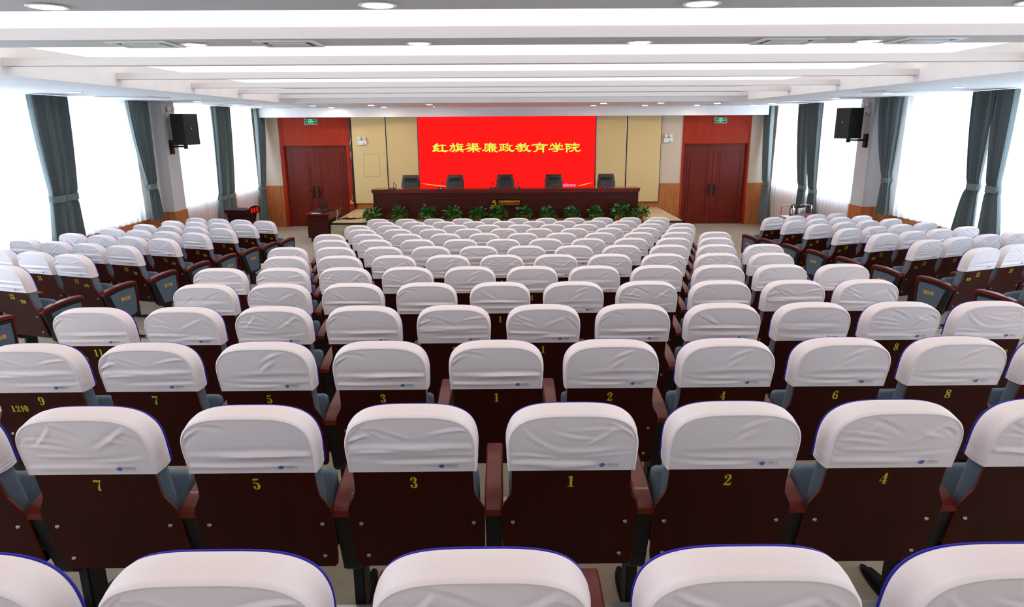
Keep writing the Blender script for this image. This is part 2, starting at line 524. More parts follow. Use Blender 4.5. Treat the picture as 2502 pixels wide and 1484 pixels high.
# windows: white frames with panes
wn = 0
for X, sgn, bays in ((XL, 1, BAYS_L), (XR, -1, BAYS_R)):
    for (y0, y1) in bays:
        wn += 1
        xa = X - 0.14 * sgn
        w = struct(put('window_%d' % wn, None, None, (xa, (y0 + y1) / 2, 1.2)), 'white framed window behind the sheer curtain')
        n = 4
        L = (y1 - y0)
        for i in range(n):
            a, c = -L / 2 + L * i / n, -L / 2 + L * (i + 1) / n
            fb = MB()
            for (p0, p1, q0, q1) in ((a, c, 0, .06), (a, c, 1.96, 2.02), (a, a + .05, 0, 2.02), (c - .05, c, 0, 2.02), (a, c, 1.28, 1.35)):
                fb.bbox(-.03, .03, p0, p1, q0, q1, .004)
            f = fb.build('window_frame', 'frame_white', w)
            MB().box(-.004, .004, a + .05, c - .05, .06, 1.96).build('pane', 'glass', f, smooth=0)
        MB().bbox(-.06, .17 if sgn > 0 else .06, -L / 2, L / 2, -.02, .025, .004).build('window_sill', 'frame_white', w) if sgn > 0 else \
            MB().bbox(-.17, .06, -L / 2, L / 2, -.02, .025, .004).build('window_sill', 'frame_white', w)

# ceiling: perimeter at ZC, recess with troughs of light between thin beams
RX0, RX1, RY1 = -4.65, 4.95, 15.5
b = MB()
b.box(XL - .3, RX0, YR - .2, YB + .3, ZC, 3.95)
b.box(RX1, XR + .3, YR - .2, YB + .3, ZC, 3.95)
b.box(RX0, RX1, RY1, YB + .3, ZC, 3.95)
b.box(RX0, RX1, YR - .2, RY1, 3.80, 3.95)
struct(b.build('ceiling', 'white', smooth=0), 'white suspended ceiling with a long central recess')
BEAMS = [(-1.7, -0.3), (1.1, 1.75), (2.85, 3.61), (4.75, 5.17), (6.67, 6.80), (8.57, 8.70), (10.58, 10.70), (12.41, 12.53), (14.58, 14.70)]
for i, (y0, y1) in enumerate(BEAMS):
    bb = MB()
    bb.box(RX0, RX1, y0, y1, 3.40, 3.462)
    bb.box(RX0, RX1, y0 + .02, y1 - .02, 3.462, 3.475)
    struct(bb.build('ceiling_beam_%d' % (i + 1), 'beam', smooth=0), 'flat white beam between two glowing ceiling troughs')
ends = [YR] + [v for q in BEAMS for v in q]
COVES = [((BEAMS[i][0] + BEAMS[i][1]) / 2, (BEAMS[i + 1][0] + BEAMS[i + 1][1]) / 2) for i in range(0, len(BEAMS) - 1)]  # rearmost trough, unseen above the camera, is added to brighten the chair backs
for i, (y0, y1) in enumerate(COVES):
    lp = MB().box(RX0 + .02, RX1 - .02, y0 + .004, y1 - .004, 3.60, 3.62).build('cove_light', 'cove', smooth=0)
    n = len(COVES) - i
    tag(lp, 'long glowing white light trough across the ceiling, %s from the stage' % ORD[n], 'ceiling light', 'glowing ceiling troughs')
b = MB()
b.box(-6.75, 7.17, 19.32, YB, 3.075, ZC)
struct(b.build('trim_14', 'white', smooth=0), 'white soffit above the stage wall')

# ------------------------------------------------------------------ downlights and vents
def _lamp_meshes():
    ring = MB(); ring.lathe([(.068, .0), (.086, -.004), (.09, .0), (.086, .004), (.068, .004)], n=28)
    glow = MB(); glow.lathe([(.0, -.001), (.069, -.001), (.069, .003), (.0, .003)], n=28)
    return ring.mesh('ring', 'white_plastic'), glow.mesh('diffuser', 'lamp'), glow.mesh('diffuser', 'stage_lamp')
RING, GLOW, GLOW_STAGE = _lamp_meshes()
def downlight(x, y, z, label, group):
    t = thing('downlight', label, 'ceiling light', (x, y, z - .004), 0, group)
    put('ring', RING, t); put('diffuser', GLOW_STAGE if 'above the stage' in group else GLOW, t, (0, 0, -.002))

for j, y in ((2, 3.45), (3, 5.0)):
    for i, x in enumerate((-2.14, -.60, .92, 2.5)):
        downlight(x, y, 3.398, 'round downlight in the %s ceiling beam, %s from the lectern-side end' % ('nearest visible' if j == 2 else 'second visible', ORD[i + 1]), 'downlights in the ceiling beams')
LL = [(-5.95, 9.9), (-5.98, 11.95), (-5.98, 13.81), (-6.2, 16.32), (-6.2, 17.8), (-6.24, 19.0)]
for i, (x, y) in enumerate(LL):
    downlight(x, y, ZC, 'small round downlight over the lectern-side windows, %s from the stage wall' % ORD[len(LL) - i], 'downlights in the side ceiling by the lectern')
LR = [(6.2, 9.76), (6.31, 11.78), (6.37, 13.74), (6.39, 15.63), (6.39, 17.09), (6.5, 18.75)]
for i, (x, y) in enumerate(LR):
    downlight(x, y, ZC, 'small round downlight over the flask-trolley-side windows, %s from the stage wall' % ORD[len(LR) - i], 'downlights in the side ceiling by the flask trolley')
LF = [(-4.65, 17.1, 18.88), (-3.22, 16.9, 18.66), (-1.81, 16.7, 18.35), (2.23, 16.33, 18.22), (3.57, 16.42, 18.31), (5.0, 16.84, 18.6)]
for i, (x, ya, yb) in enumerate(LF):
    downlight(x, ya, ZC, 'round downlight above the stage edge, %s from the lectern side, audience-side row' % ORD[i + 1], 'downlights above the stage')
    downlight(x, yb, ZC, 'round downlight close to the white soffit, %s from the lectern side' % ORD[i + 1], 'downlights above the stage')

def vent(x, y, z, sx, sy, label, group):
    t = thing('air_vent', label, 'air vent', (x, y, z), 0, group)
    fb = MB()
    for (a, c, d, e) in ((-sx, sx, -sy, -sy + .035), (-sx, sx, sy - .035, sy), (-sx, -sx + .035, -sy + .035, sy - .035), (sx - .035, sx, -sy + .035, sy - .035)):
        fb.box(a, c, d, e, -.012, -.001)
    fb.build('frame', 'white_plastic', t, smooth=0)
    MB().box(-sx + .035, sx - .035, -sy + .035, sy - .035, -.006, -.001).build('backing', 'vent_dark', t, smooth=0)
    MB().bbox(-sx + .075, sx - .075, -sy + .075, sy - .075, -.016, -.005, .003).build('deflector_plate', 'white_plastic', t)
for i, x in enumerate((-3.95, -2.46, -1.48, 1.92, 2.88)):
    vent(x, 4.98, 3.40, .20, .16, 'dark-slotted air vent in the second visible ceiling beam, %s from the lectern side' % ORD[i + 1], 'air vents in the ceiling beam')
for i, (x, y) in enumerate(((-6.02, 11.55), (-6.05, 15.55), (-6.1, 18.4))):
    vent(x, y, ZC, .42, .36, 'square air vent over the lectern-side windows, %s from the stage wall' % ORD[3 - i], 'square ceiling vents over the windows')
for i, (x, y) in enumerate(((6.05, 10.9), (6.42, 15.25), (6.0, 18.2))):
    vent(x, y, ZC, .42, .36, 'square air vent over the flask-trolley-side windows, %s from the stage wall' % ORD[3 - i], 'square ceiling vents over the windows')
for i, x in enumerate((-4.95, -2.9, -1.6, 3.0, 5.4)):
    vent(x, 18.0, ZC, .24, .24, 'small square air vent above the stage, %s from the lectern side' % ORD[i + 1], 'small vents above the stage')

# ------------------------------------------------------------------ curtains
def pleat(u, n, amp, seed):
    return amp * (math.sin(2 * PI * n * u + seed) + .35 * math.sin(2 * PI * n * 2.3 * u + 2.1 * seed) + .2 * math.sin(2 * PI * n * .37 * u + seed * 3))

def drape(sgn, X, y0, y1, ty0, ty1, zt, by0, by1, zb, label, group, seed):
    """heavy curtain on a wall plane X, gathered at height zt into ty0..ty1"""
    k_ = 1.015 if sgn > 0 else 1.025
    y0, y1, ty0, ty1, by0, by1 = [min(v * k_, 19.82) for v in (y0, y1, ty0, ty1, by0, by1)]
    t = thing('curtain', label, 'curtain', (X, (y0 + y1) / 2, zb), 0, group)
    nu, nv = 90, 56
    top = ZC - .01
    b = MB(); vs = []
    for j in range(nv + 1):
        z = top + (zb - top) * j / nv
        if z >= zt:
            k = (top - z) / (top - zt); k = k ** 1.7
            a, c = y0 + (ty0 - y0) * k, y1 + (ty1 - y1) * k
            amp = .06 * (1 - .3 * k)
        else:
            k = min(1, (zt - z) / max(.01, zt - zb)); k = k ** .6
            a, c = ty0 + (by0 - ty0) * k, ty1 + (by1 - ty1) * k
            amp = .03 + .022 * k
        for i in range(nu + 1):
            u = i / nu
            n = max(4, (y1 - y0) / .095)
            off = pleat(u, n, amp * .75, seed)
            bow = -.03 * math.exp(-((z - zt) / .06) ** 2)
            vs.append((sgn * (off + .06 + bow), a + (c - a) * u - (y0 + y1) / 2 + .012 * math.sin(2 * PI * n * u + seed + 1.2), z - zb))
    fs = [(j * (nu + 1) + i, j * (nu + 1) + i + 1, (j + 1) * (nu + 1) + i + 1, (j + 1) * (nu + 1) + i) for j in range(nv) for i in range(nu)]
    b.add(vs, fs)
    b.build('drape', 'drape', t, smooth=80)
    # tieback band
    b = MB(); ring = []
    cyy, hw = (ty0 + ty1) / 2 - (y0 + y1) / 2, (ty1 - ty0) / 2 + .004
    n = 28
    for zz in (-.05, .05):
        for k in range(n):
            th = 2 * PI * k / n
            ring.append((sgn * (.05 + .06 * math.copysign(abs(math.cos(th)) ** .7, math.cos(th))), cyy + hw * math.copysign(abs(math.sin(th)) ** .7, math.sin(th)), zt - zb + zz))
    b.add(ring, [(k, (k + 1) % n, n + (k + 1) % n, n + k) for k in range(n)])
    b.build('tieback', 'drape', t, smooth=80)

def sheer(sgn, X, y0, y1, zb, label, group, seed):
    t = MB()
    nu, nv = int((y1 - y0) / .02), 12
    vs = []
    top = ZC - .01
    n = (y1 - y0) / .19
    for j in range(nv + 1):
        v = j / nv
        z = top + (zb - top) * v
        for i in range(nu + 1):
            u = i / nu
            off = pleat(u, n, .020 + .014 * v, seed)
            vs.append((sgn * off, (u - .5) * (y1 - y0), z - zb))
    t.add(vs, [(j * (nu + 1) + i, j * (nu + 1) + i + 1, (j + 1) * (nu + 1) + i + 1, (j + 1) * (nu + 1) + i) for j in range(nv) for i in range(nu)])
    o = t.build('sheer_curtain', 'sheer', None, (X, (y0 + y1) / 2, zb), smooth=80)
    tag(o, label, 'curtain', group)

GD, GS = 'grey tied-back curtains', 'white sheer curtains'
LX, RX = -6.86, 7.34
drape(1, LX, 10.0, 10.52, 10.14, 10.46, 1.80, 10.0, 10.40, 1.0, 'grey tied-back curtain nearest the camera by the lectern-side windows', GD, .3)
drape(1, LX, 10.48, 10.9, 10.48, 10.78, 1.80, 10.42, 10.82, 1.0, 'grey tied-back curtain touching the nearest one on the lectern-side windows', GD, 1.9)
drape(1, LX, 12.62, 13.25, 12.95, 13.22, 1.74, 12.92, 13.3, 1.10, 'grey curtain gathered beside the pillar on the lectern side', GD, 2.7)
drape(1, LX, 16.22, 16.70, 16.1, 16.5, 1.20, 15.95, 16.45, .12, 'grey curtain behind the lectern, its fold nearer the pillar', GD, 4.1)
drape(1, LX, 16.68, 17.15, 16.55, 16.95, 1.20, 16.5, 16.95, .12, 'grey curtain behind the lectern, its fold nearer the stage', GD, 5.2)
drape(1, LX, 18.9, 19.5, 18.75, 19.1, 1.18, 18.6, 19.1, .10, 'grey curtain in the corner beside the lectern-side door', GD, 6.6)
drape(-1, RX, 9.85, 10.3, 9.92, 10.17, 1.87, 9.7, 10.2, .95, 'grey tied-back curtain nearest the camera by the flask-trolley-side windows', GD, 1.1)
drape(-1, RX, 10.28, 10.78, 10.35, 10.6, 1.87, 10.3, 10.85, .95, 'grey tied-back curtain next to the nearest one on the flask-trolley side', GD, 2.2)
drape(-1, RX, 12.72, 13.5, 12.8, 13.05, 1.78, 12.72, 13.12, 1.12, 'grey curtain gathered beside the pillar on the flask-trolley side', GD, 3.8)
drape(-1, RX, 15.95, 16.55, 15.85, 16.15, 1.27, 15.65, 16.15, .12, 'grey curtain just behind the flask trolley', GD, 4.6)
drape(-1, RX, 16.5, 17.1, 16.4, 16.75, 1.32, 16.42, 16.75, .12, 'grey curtain behind the flask trolley, one fold nearer the stage', GD, 5.7)
drape(-1, RX, 18.85, 19.55, 18.7, 19.1, 1.22, 18.5, 19.2, .10, 'grey curtain in the corner beside the flask-trolley-side door', GD, .8)
sheer(1, LX - .03, 5.6, 10.45, 1.13, 'bright sheer curtain nearest the camera on the lectern side', GS, .4)
sheer(1, LX - .03, 10.9, 13.72, 1.13, 'bright sheer curtain between two grey curtains before the lectern-side pillar', GS, 1.4)
sheer(1, LX - .03, 14.36, 16.9, .12, 'floor-length sheer curtain just past the lectern-side pillar', GS, 2.4)
sheer(1, LX - .03, 17.62, 19.2, .12, 'floor-length sheer curtain pulled back near the lectern-side door', GS, 3.4)
sheer(-1, RX + .03, 5.6, 10.35, 1.13, 'bright sheer curtain nearest the camera on the flask-trolley side', GS, 4.4)
sheer(-1, RX + .03, 10.4, 13.55, 1.13, 'bright sheer curtain between two grey curtains before the flask-trolley-side pillar', GS, 5.4)
sheer(-1, RX + .03, 14.46, 16.75, .12, 'floor-length sheer curtain just past the flask-trolley-side pillar', GS, 6.4)
sheer(-1, RX + .03, 16.65, 19.2, .12, 'floor-length sheer curtain near the flask-trolley-side door', GS, 7.4)

# ------------------------------------------------------------------ doors in the stage wall
def door(name, x0, x1, split, lx0, lx1, label):
    d = struct(put(name, None, None, ((x0 + x1) / 2, YB, 0)), label)
    cx = (x0 + x1) / 2
    s = MB()
    s.bbox(x0 - cx, lx0 - cx, -.03, .12, 0, 3.09, .006)
    s.bbox(lx1 - cx, x1 - cx, -.03, .12, 0, 3.09, .006)
    s.bbox(lx0 - cx, lx1 - cx, -.022, .12, 2.30, 3.09, .004)
    s.build('door_surround', 'mahogany_red', d)
    for (a, c, hs) in ((lx0, split, 1), (split, lx1, -1)):
        a, c = a - cx + .004, c - cx - .004
        lf = MB()
        lf.box(a, c, .085, .125, .01, 2.295)
        m = .13
        for (p0, p1, q0, q1) in ((a + m, c - m, .2, .225), (a + m, c - m, 2.09, 2.115), (a + m, a + m + .025, .225, 2.09), (c - m - .025, c - m, .225, 2.09)):
            lf.bbox(p0, p1, .07, .086, q0, q1, .006)
        lf.bbox(a + m + .07, c - m - .07, .076, .086, .3, 2.02, .008)
        leaf = lf.build('door_leaf', 'mahogany', d)
        hx = (c - .07) if hs > 0 else (a + .07)
        h = MB(); h.mat('black_metal')
        h.bbox(hx - .028, hx + .028, .062, .086, .83, 1.16, .006)
        h.tube([(hx, .07, 1.02), (hx, .03, 1.02), (hx - hs * .02, .022, 1.02), (hx - hs * .13, .022, 1.02)], .011, 10)
        h.build('door_handle', None, leaf)
    MB().bbox(lx0 - cx, lx1 - cx, -.02, .12, -.005, .012, .003).build('threshold', 'alu', d)
door('door_1', -6.43, -4.353, -5.51, -6.33, -4.56, 'double mahogany door on the lectern side of the stage')
door('door_2', 4.99, 6.92, 5.93, 5.05, 6.86, 'double mahogany door on the flask-trolley side of the stage')

# tan wall panels beside the screen
PN = [(-4.375, -3.405, 'outermost on the lectern side, marked with a square hatch'), (-3.385, -2.52, 'between the screen and the hatch panel'),
      (2.53, 3.38, 'touching the screen on the flask-trolley side'), (3.40, 4.37, 'outermost on the flask-trolley side')]
for i, (x0, x1, w) in enumerate(PN):
    p = thing('wall_panel', 'tall tan fabric wall panel, ' + w, 'wall panel', ((x0 + x1) / 2, YB - .055, .67), 0, 'tan wall panels')
    hw = (x1 - x0) / 2
    MB().bbox(-hw + .008, hw - .008, -.025, .03, .008, 2.5, .004).build('fabric_face', 'tan_panel', p)
    fb = MB()
    for (a, c, q0, q1) in ((-hw, -hw + .009, 0, 2.5), (hw - .009, hw, 0, 2.5), (-hw + .009, hw - .009, 0, .009)): fb.box(a, c, -.028, .03, q0, q1)
    fb.build('edge_trim', 'alu' if i in (1, 2) else 'black_metal', p, smooth=0)
    if i == 0:
        hb = MB(); cx = (x0 + x1) / 2
        a, c, q0, q1 = -4.07 - cx, -3.62 - cx, 1.43 - .67, 2.07 - .67
        for (e0, e1, r0, r1) in ((a, c, q0, q0 + .008), (a, c, q1 - .008, q1), (a, a + .008, q0, q1), (c - .008, c, q0, q1)):
            hb.box(e0, e1, -.0275, -.025, r0, r1)
        hb.build('hatch_outline', 'tan_line', p, smooth=0)

# ------------------------------------------------------------------ LED screen
scr = thing('led_screen', 'large red video wall with yellow characters behind the stage desk', 'screen', (0, YB - .055, .9))
MB().bbox(-2.51, 2.515, -.045, .03, 0, 2.25, .004).build('housing', 'black_plastic', scr)
MB().box(-2.495, 2.5, -.050, -.046, .01, 2.205).build('display', 'screen_red', scr, smooth=0)
# title in flat, flared clerical brush characters: strokes of (x, y, width), y downwards
TITLE = [
 # hong
 [(185,115,42),(120,155,36),(72,190,40)], [(72,190,38),(130,185,24),(205,160,32)], [(205,160,30),(140,205,30),(90,245,40)], [(90,248,38),(150,245,24),(212,228,22)], [(58,306,40),(130,290,34),(218,270,20)],
 [(235,162,38),(300,150,24),(410,155,26)], [(315,150,44),(315,300,48)], [(188,318,26),(300,300,34),(400,312,44),(468,288,14)],
 # qi
 [(600,105,36),(628,138,28)], [(535,162,36),(600,156,22),(662,158,20)], [(585,165,36),(560,240,34),(508,300,24)], [(578,192,20),(648,188,30),(638,250,34),(604,310,38),(555,305,14)],
 [(735,102,36),(688,165,24)], [(728,135,28),(876,132,22)], [(700,180,18),(880,175,16)], [(735,180,34),(735,265,34)], [(835,180,34),(835,265,34)], [(740,207,13),(830,207,13)], [(740,235,13),(830,235,13)],
 [(668,276,30),(780,262,26),(880,268,38),(926,254,12)], [(745,285,34),(668,328,18)], [(795,285,24),(882,326,24)],
 # qu
 [(1018,106,34),(1092,122,18)], [(988,155,32),(1086,155,14)], [(1030,206,26),(1106,188,18)], [(1146,110,44),(1146,195,42)], [(1146,113,24),(1296,111,22)], [(1165,140,14),(1280,140,18)], [(1274,138,28),(1274,176,26)], [(1165,172,16),(1280,172,16)], [(1130,200,24),(1316,194,18)],
 [(962,250,36),(1100,230,26),(1280,250,38),(1378,238,14)], [(1160,238,46),(1160,320,46)], [(1104,270,40),(1050,296,30),(992,318,18)], [(1212,270,24),(1325,318,28)],
]
T1 = [
 # lian
 [(285,100,46),(288,120,36)], [(135,118,30),(432,120,22)], [(140,120,38),(142,215,34),(112,278,34),(62,288,20)], [(182,155,16),(432,158,17)], [(202,185,12),(410,185,14)], [(175,215,16),(466,215,20)], [(190,246,12),(415,246,15)], [(404,160,26),(404,252,26)],
 [(260,130,38),(258,318,38)], [(332,130,38),(330,318,38)], [(232,262,28),(150,312,36)], [(358,262,24),(440,318,38),(486,302,10)],
 # zheng
 [(545,132,40),(620,124,24),(702,126,20)], [(630,130,40),(630,272,34)], [(640,195,18),(684,195,16)], [(565,188,36),(566,278,28)], [(522,290,36),(620,268,28),(714,240,14)],
 [(745,102,42),(735,150,34),(686,214,16)], [(745,155,24),(884,150,20)], [(812,155,32),(798,230,34),(742,285,28),(668,300,16)], [(735,195,20),(800,262,42),(878,306,46),(938,268,10)],
 # jiao
 [(1030,130,28),(1184,130,18)], [(1100,96,36),(1100,175,34)], [(984,180,34),(1080,166,24),(1196,160,18)], [(1186,128,22),(1120,192,26),(970,244,22)], [(1060,212,16),(1150,206,22)], [(1145,206,20),(1126,240,30),(1120,292,36),(1080,308,34),(1028,294,12)], [(1030,266,24),(1168,240,18)],
 [(1230,102,42),(1220,150,32),(1176,204,14)], [(1228,165,24),(1352,155,20)], [(1292,165,32),(1272,240,34),(1212,290,28),(1148,298,16)], [(1216,195,20),(1280,262,40),(1338,306,44),(1394,284,10)],
]
T2 = [
 # yu
 [(248,96,50),(268,128,34)], [(48,146,36),(150,124,24),(300,124,24),(430,142,36),(478,124,10)], [(238,132,16),(190,160,18),(150,170,26)], [(150,174,22),(260,166,14),(350,170,14)], [(316,146,16),(388,180,16)],
 [(182,190,36),(186,250,34),(150,304,36),(82,312,16)], [(180,197,13),(365,196,14)], [(350,192,46),(352,318,48)], [(195,231,12),(340,231,12)], [(192,262,14),(340,262,12)],
 # xue
 [(598,110,40),(628,138,22)], [(694,96,40),(708,128,24)], [(806,96,38),(778,138,22)], [(556,150,38),(554,208,12)], [(550,152,26),(880,148,24)], [(868,150,42),(864,204,12)], [(632,200,20),(660,188,26),(786,188,30)], [(800,196,24),(680,206,14),(740,216,36),(742,270,44),(700,308,36),(596,294,10)],
 [(506,256,38),(700,240,24),(860,254,38),(928,238,10)],
 # yuan
 [(995,115,40),(998,316,42)], [(958,122,32),(1080,118,24)], [(1074,120,34),(1040,172,18),(1086,204,30),(1066,238,32),(1020,240,12)], [(1210,96,46),(1210,120,34)], [(1116,124,36),(1110,182,10)], [(1116,128,24),(1335,125,24)], [(1328,124,36),(1324,178,14)], [(1160,160,20),(1272,160,20)], [(1124,206,26),(1300,198,28)],
 [(1188,210,38),(1172,268,32),(1116,306,38),(1062,298,12)], [(1230,210,34),(1246,280,40),(1304,306,38),(1388,266,10)],
]
def title():
    out = ([], [])
    for strokes, off in ((TITLE, 0), (T1, 1349.5), (T2, 2721.5)):
        for st in strokes:
            q = []
            for x, y, w in st:
                X = x + off
                q.append((-2.149 + X * .001034, (349 - y - .0073 * X) * .001034, w * .001034))
            stroke(q, out, 8)
            for k in (0, -1): blob(q[k][0], q[k][1], q[k][2] * .5, out, 12)
    return out
put('title_lettering', flat_mesh('title_lettering', title(), 'screen_yellow', lambda x, y: (x, -.0525, 2.096 - .9 + y)), scr)
put('watermark_lettering', flat_mesh('watermark_lettering', text_verts('Windows', .60, None, .0), 'screen_lilac', lambda x, y: (x + 1.66, -.0525, 1.172 - .9 + y)), scr)
for sx in (-1, 1):
    g = ([], [])
    q_ = .8 if sx < 0 else .45
    stroke([(0, .12, .002), (.3 * q_, .085, .016), (.7 * q_, .045, .018), (1.0 * q_, .02, .002)], g)
    put('light_streak', flat_mesh('light_streak', g, 'screen_glow', lambda x, y, sx=sx: (sx * (2.46 - x), -.0522, 1.12 - .9 + y)), scr)

# ------------------------------------------------------------------ stage platform
SZ, SY = .51, 16.93
b = MB()
b.mat('stage_face'); b.box(-4.4, 4.4, SY + .01, YB - .021, 0, SZ - .02)
b.mat('stage_floor'); b.box(-4.39, 4.39, SY + .03, YB - .021, SZ - .02, SZ)
b.mat('black_plastic')
b.box(-4.41, 4.41, SY, SY + .03, SZ - .045, SZ + .003); b.box(-4.41, -4.38, SY, YB - .021, SZ - .045, SZ + .003); b.box(4.38, 4.41, SY, YB - .021, SZ - .045, SZ + .003)
struct(b.build('stage', smooth=0), 'low stage platform with a pale vinyl top and a black edge strip')

# long desk
DX0, DX1, DY, DZ = -3.45, 3.385, 17.5, 1.28
dk = thing('conference_desk', 'long dark rosewood desk across the stage', 'desk', (0, DY, SZ))
H = DZ - SZ
b = MB(); b.bbox(DX0, DX1, -.03, .50, H - .035, H, .008); b.bbox(DX0 + .01, DX1 - .01, -.015, .48, H - .075, H - .035, .006); b.bbox(DX0 + .02, DX1 - .02, -.005, .47, H - .10, H - .075, .004)
b.build('desk_top', 'desk_top', dk)
b = MB(); b.box(DX0 + .04, DX1 - .04, .012, .05, .09, H - .1); b.box(DX0 + .04, DX0 + .08, .05, .46, 0, H - .1); b.box(DX1 - .08, DX1 - .04, .05, .46, 0, H - .1)
b.bbox(DX0 + .03, DX1 - .03, 0, .06, 0, .1, .006)
b.build('front_panel', 'desk', dk, smooth=0)
nmod = 5
for i in range(nmod):
    w = (DX1 - DX0 - .1) / nmod
    x0 = DX0 + .05 + w * i; x1 = x0 + w
    f = MB()
    for (a, c, q0, q1) in ((x0 + .1, x1 - .1, .52, .532), (x0 + .1, x1 - .1, .145, .157), (x0 + .1, x0 + .112, .157, .52), (x1 - .112, x1 - .1, .157, .52)): f.bbox(a, c, .002, .014, q0, q1, .003)
    f.bbox(x0 - .006, x0 + .006, .0, .013, .1, H - .1, .003)
    for dx in (-.22, .22):
        if i == 2: continue
        mx = (x0 + x1) / 2 + dx
        for sgn in (-1, 1):
            f.add([(mx, .006, .40), (mx, .006, .412), (mx + sgn * .19, .006, .30), (mx + sgn * .19, .006, .288)], [(0, 1, 2, 3)])
    f.build('moulding', 'desk_line', dk, smooth=0)
# sign on the desk front
sg = thing('desk_sign', 'small sign with a gold emblem and lettering on the stage desk front', 'sign', (-.035, DY - .002, .92))
MB().bbox(-.385, .385, -.012, .0, -.1, .1, .003).build('plate', 'acrylic', sg)
for x in (-.37, .37):
    for z in (-.085, .085):
        MB().lathe([(.0, -.016), (.007, -.016), (.007, -.012), (.0, -.012)], (x, 0, z), 12, 'y').build('screw', 'chrome', sg)
em = ([], [])
stroke([(-.02, .075, .004), (.03, .05, .016), (.05, .0, .022), (.03, -.05, .022), (-.02, -.062, .02), (-.055, -.045, .012)], em)
stroke([(-.045, -.04, .03), (-.062, -.066, .028)], em)
stroke([(-.045, .012, .032), (.0, .058, .030)], em)
stroke([(-.02, .03, .022), (.045, -.04, .022), (.058, -.062, .024)], em)
put('emblem', flat_mesh('emblem', em, 'gold', lambda x, y: (x - .305, -.0135, y)), sg)
put('name_lettering', flat_mesh('name_lettering', text_verts('红旗渠廉政教育学院', .54, .062, .012), 'gold', lambda x, y: (x + .085, -.0135, y + .035)), sg)
MB().box(-.185, .355, -.0145, -.0125, -.022, -.004).build('red_stripe', 'red_band', sg, smooth=0)
put('small_lettering', flat_mesh('small_lettering', text_verts('Hongqiqu Lianzheng Jiaoyu Xueyuan', .54, .026, .0), 'gold', lambda x, y: (x + .085, -.0135, y - .042)), sg)

# leather chairs behind the desk
def exec_chair(x, y, label):
    t = thing('office_chair', label, 'chair', (x, y, SZ), 0, 'black leather chairs behind the stage desk')
    # backrest: rounded slab with rolled headrest, front faces -y
    b = MB(); vs = []; nu, nv = 18, 26
    for side in (0, 1):
        for j in range(nv + 1):
            v = j / nv
            z = .50 + .545 * v
            hw = .205 + .035 * math.sin(PI * min(1, v * 1.1)) + .005
            if v > .95: hw -= .012 * ((v - .95) / .05)
            for i in range(nu + 1):
                u = -1 + 2 * i / nu
                th = .055 * (1 - abs(u) ** 6) * (1 - (2 * v - 1) ** 14) + .004
                roll = .035 * math.exp(-((v - .88) / .09) ** 2)
                dip = -.012 * math.exp(-((v - .66) / .035) ** 2) - .010 * math.exp(-((v - .60) / .02) ** 2) * (abs(u) < .55)
                yy = .22 + .16 * v + (th if side else -(th + (roll + dip) * (1 - abs(u) ** 6)))
                vs.append((u * hw, yy, z))
    N = (nu + 1) * (nv + 1)
    fs = [(s * N + j * (nu + 1) + i, s * N + j * (nu + 1) + i + 1, s * N + (j + 1) * (nu + 1) + i + 1, s * N + (j + 1) * (nu + 1) + i) for s in (0, 1) for j in range(nv) for i in range(nu)]
    for j in range(nv):
        for i in (0, nu): a = j * (nu + 1) + i; fs.append((a, a + nu + 1, N + a + nu + 1, N + a))
    for i in range(nu):
        for j in (0, nv): a = j * (nu + 1) + i; fs.append((a, a + 1, N + a + 1, N + a))
    b.add(vs, fs); b.build('backrest', 'leather', t, smooth=60)
    MB().bbox(-.25, .25, -.26, .24, .42, .52, .04).build('seat', 'leather', t, smooth=60)
    for s in (-1, 1):
        MB().tube([(s * .27, .2, .45), (s * .29, .22, .66), (s * .29, .1, .70), (s * .29, -.15, .70), (s * .28, -.2, .62), (s * .27, -.12, .46)], .02, 10).build('armrest', 'black_plastic', t)
    b = MB(); b.tube([(0, 0, .08), (0, 0, .42)], .028, 12)
    for k in range(5):
        a = 2 * PI * k / 5 + .3
        b.tube([(0, 0, .1), (.3 * math.cos(a), .3 * math.sin(a), .05)], [.026, .016], 8)
    b.build('base', 'chrome', t)
    for k in range(5):
        a = 2 * PI * k / 5 + .3
        MB().lathe([(.0, -.012), (.028, -.012), (.028, .012), (.0, .012)], (.3 * math.cos(a), .3 * math.sin(a), .028), 14, 'y').build('castor', 'black_plastic', t)
for i, x in enumerate((-2.6, -1.4, -.05, 1.255, 2.67)):
    exec_chair(x, 18.30, 'black leather chair behind the stage desk, %s from the lectern side' % ORD[i + 1])

# table microphones
def mic(x, label, bent):
    t = thing('microphone', label, 'microphone', (x, DY + .16, DZ), R.uniform(-.3, .3), 'microphones on the stage desk')
    b = MB(); b.bbox(-.075, .075, -.06, .06, 0, .028, .008); b.build('base', 'black_plastic', t)
    MB().bbox(-.02, .02, -.062, -.058, .008, .02, .001).build('button', 'steel', t)
    if bent:
        path = [(.02, .03, .025), (.02, .03, .12), (.03, .03, .165), (.06, .02, .15), (.085, .0, .10)]
    else:
        path = [(0, .03, .025), (0, .035, .07), (0, .05, .10), (0, .08, .115)]
    MB().tube(path, .006, 8).build('gooseneck', 'black_metal', t)
    e = Vector(path[-1]); d = (e - Vector(path[-2])).normalized()
    MB().tube([e, e + d * .05], .013, 10).build('capsule', 'black_plastic', t)
for i, (x, bent) in enumerate(((-2.93, True), (-1.68, False), (-.36, False), (.26, False), (1.1, False), (2.5, True))):
    mic(x, 'black desk microphone on the stage desk, %s from the lectern side' % ORD[i + 1], bent)

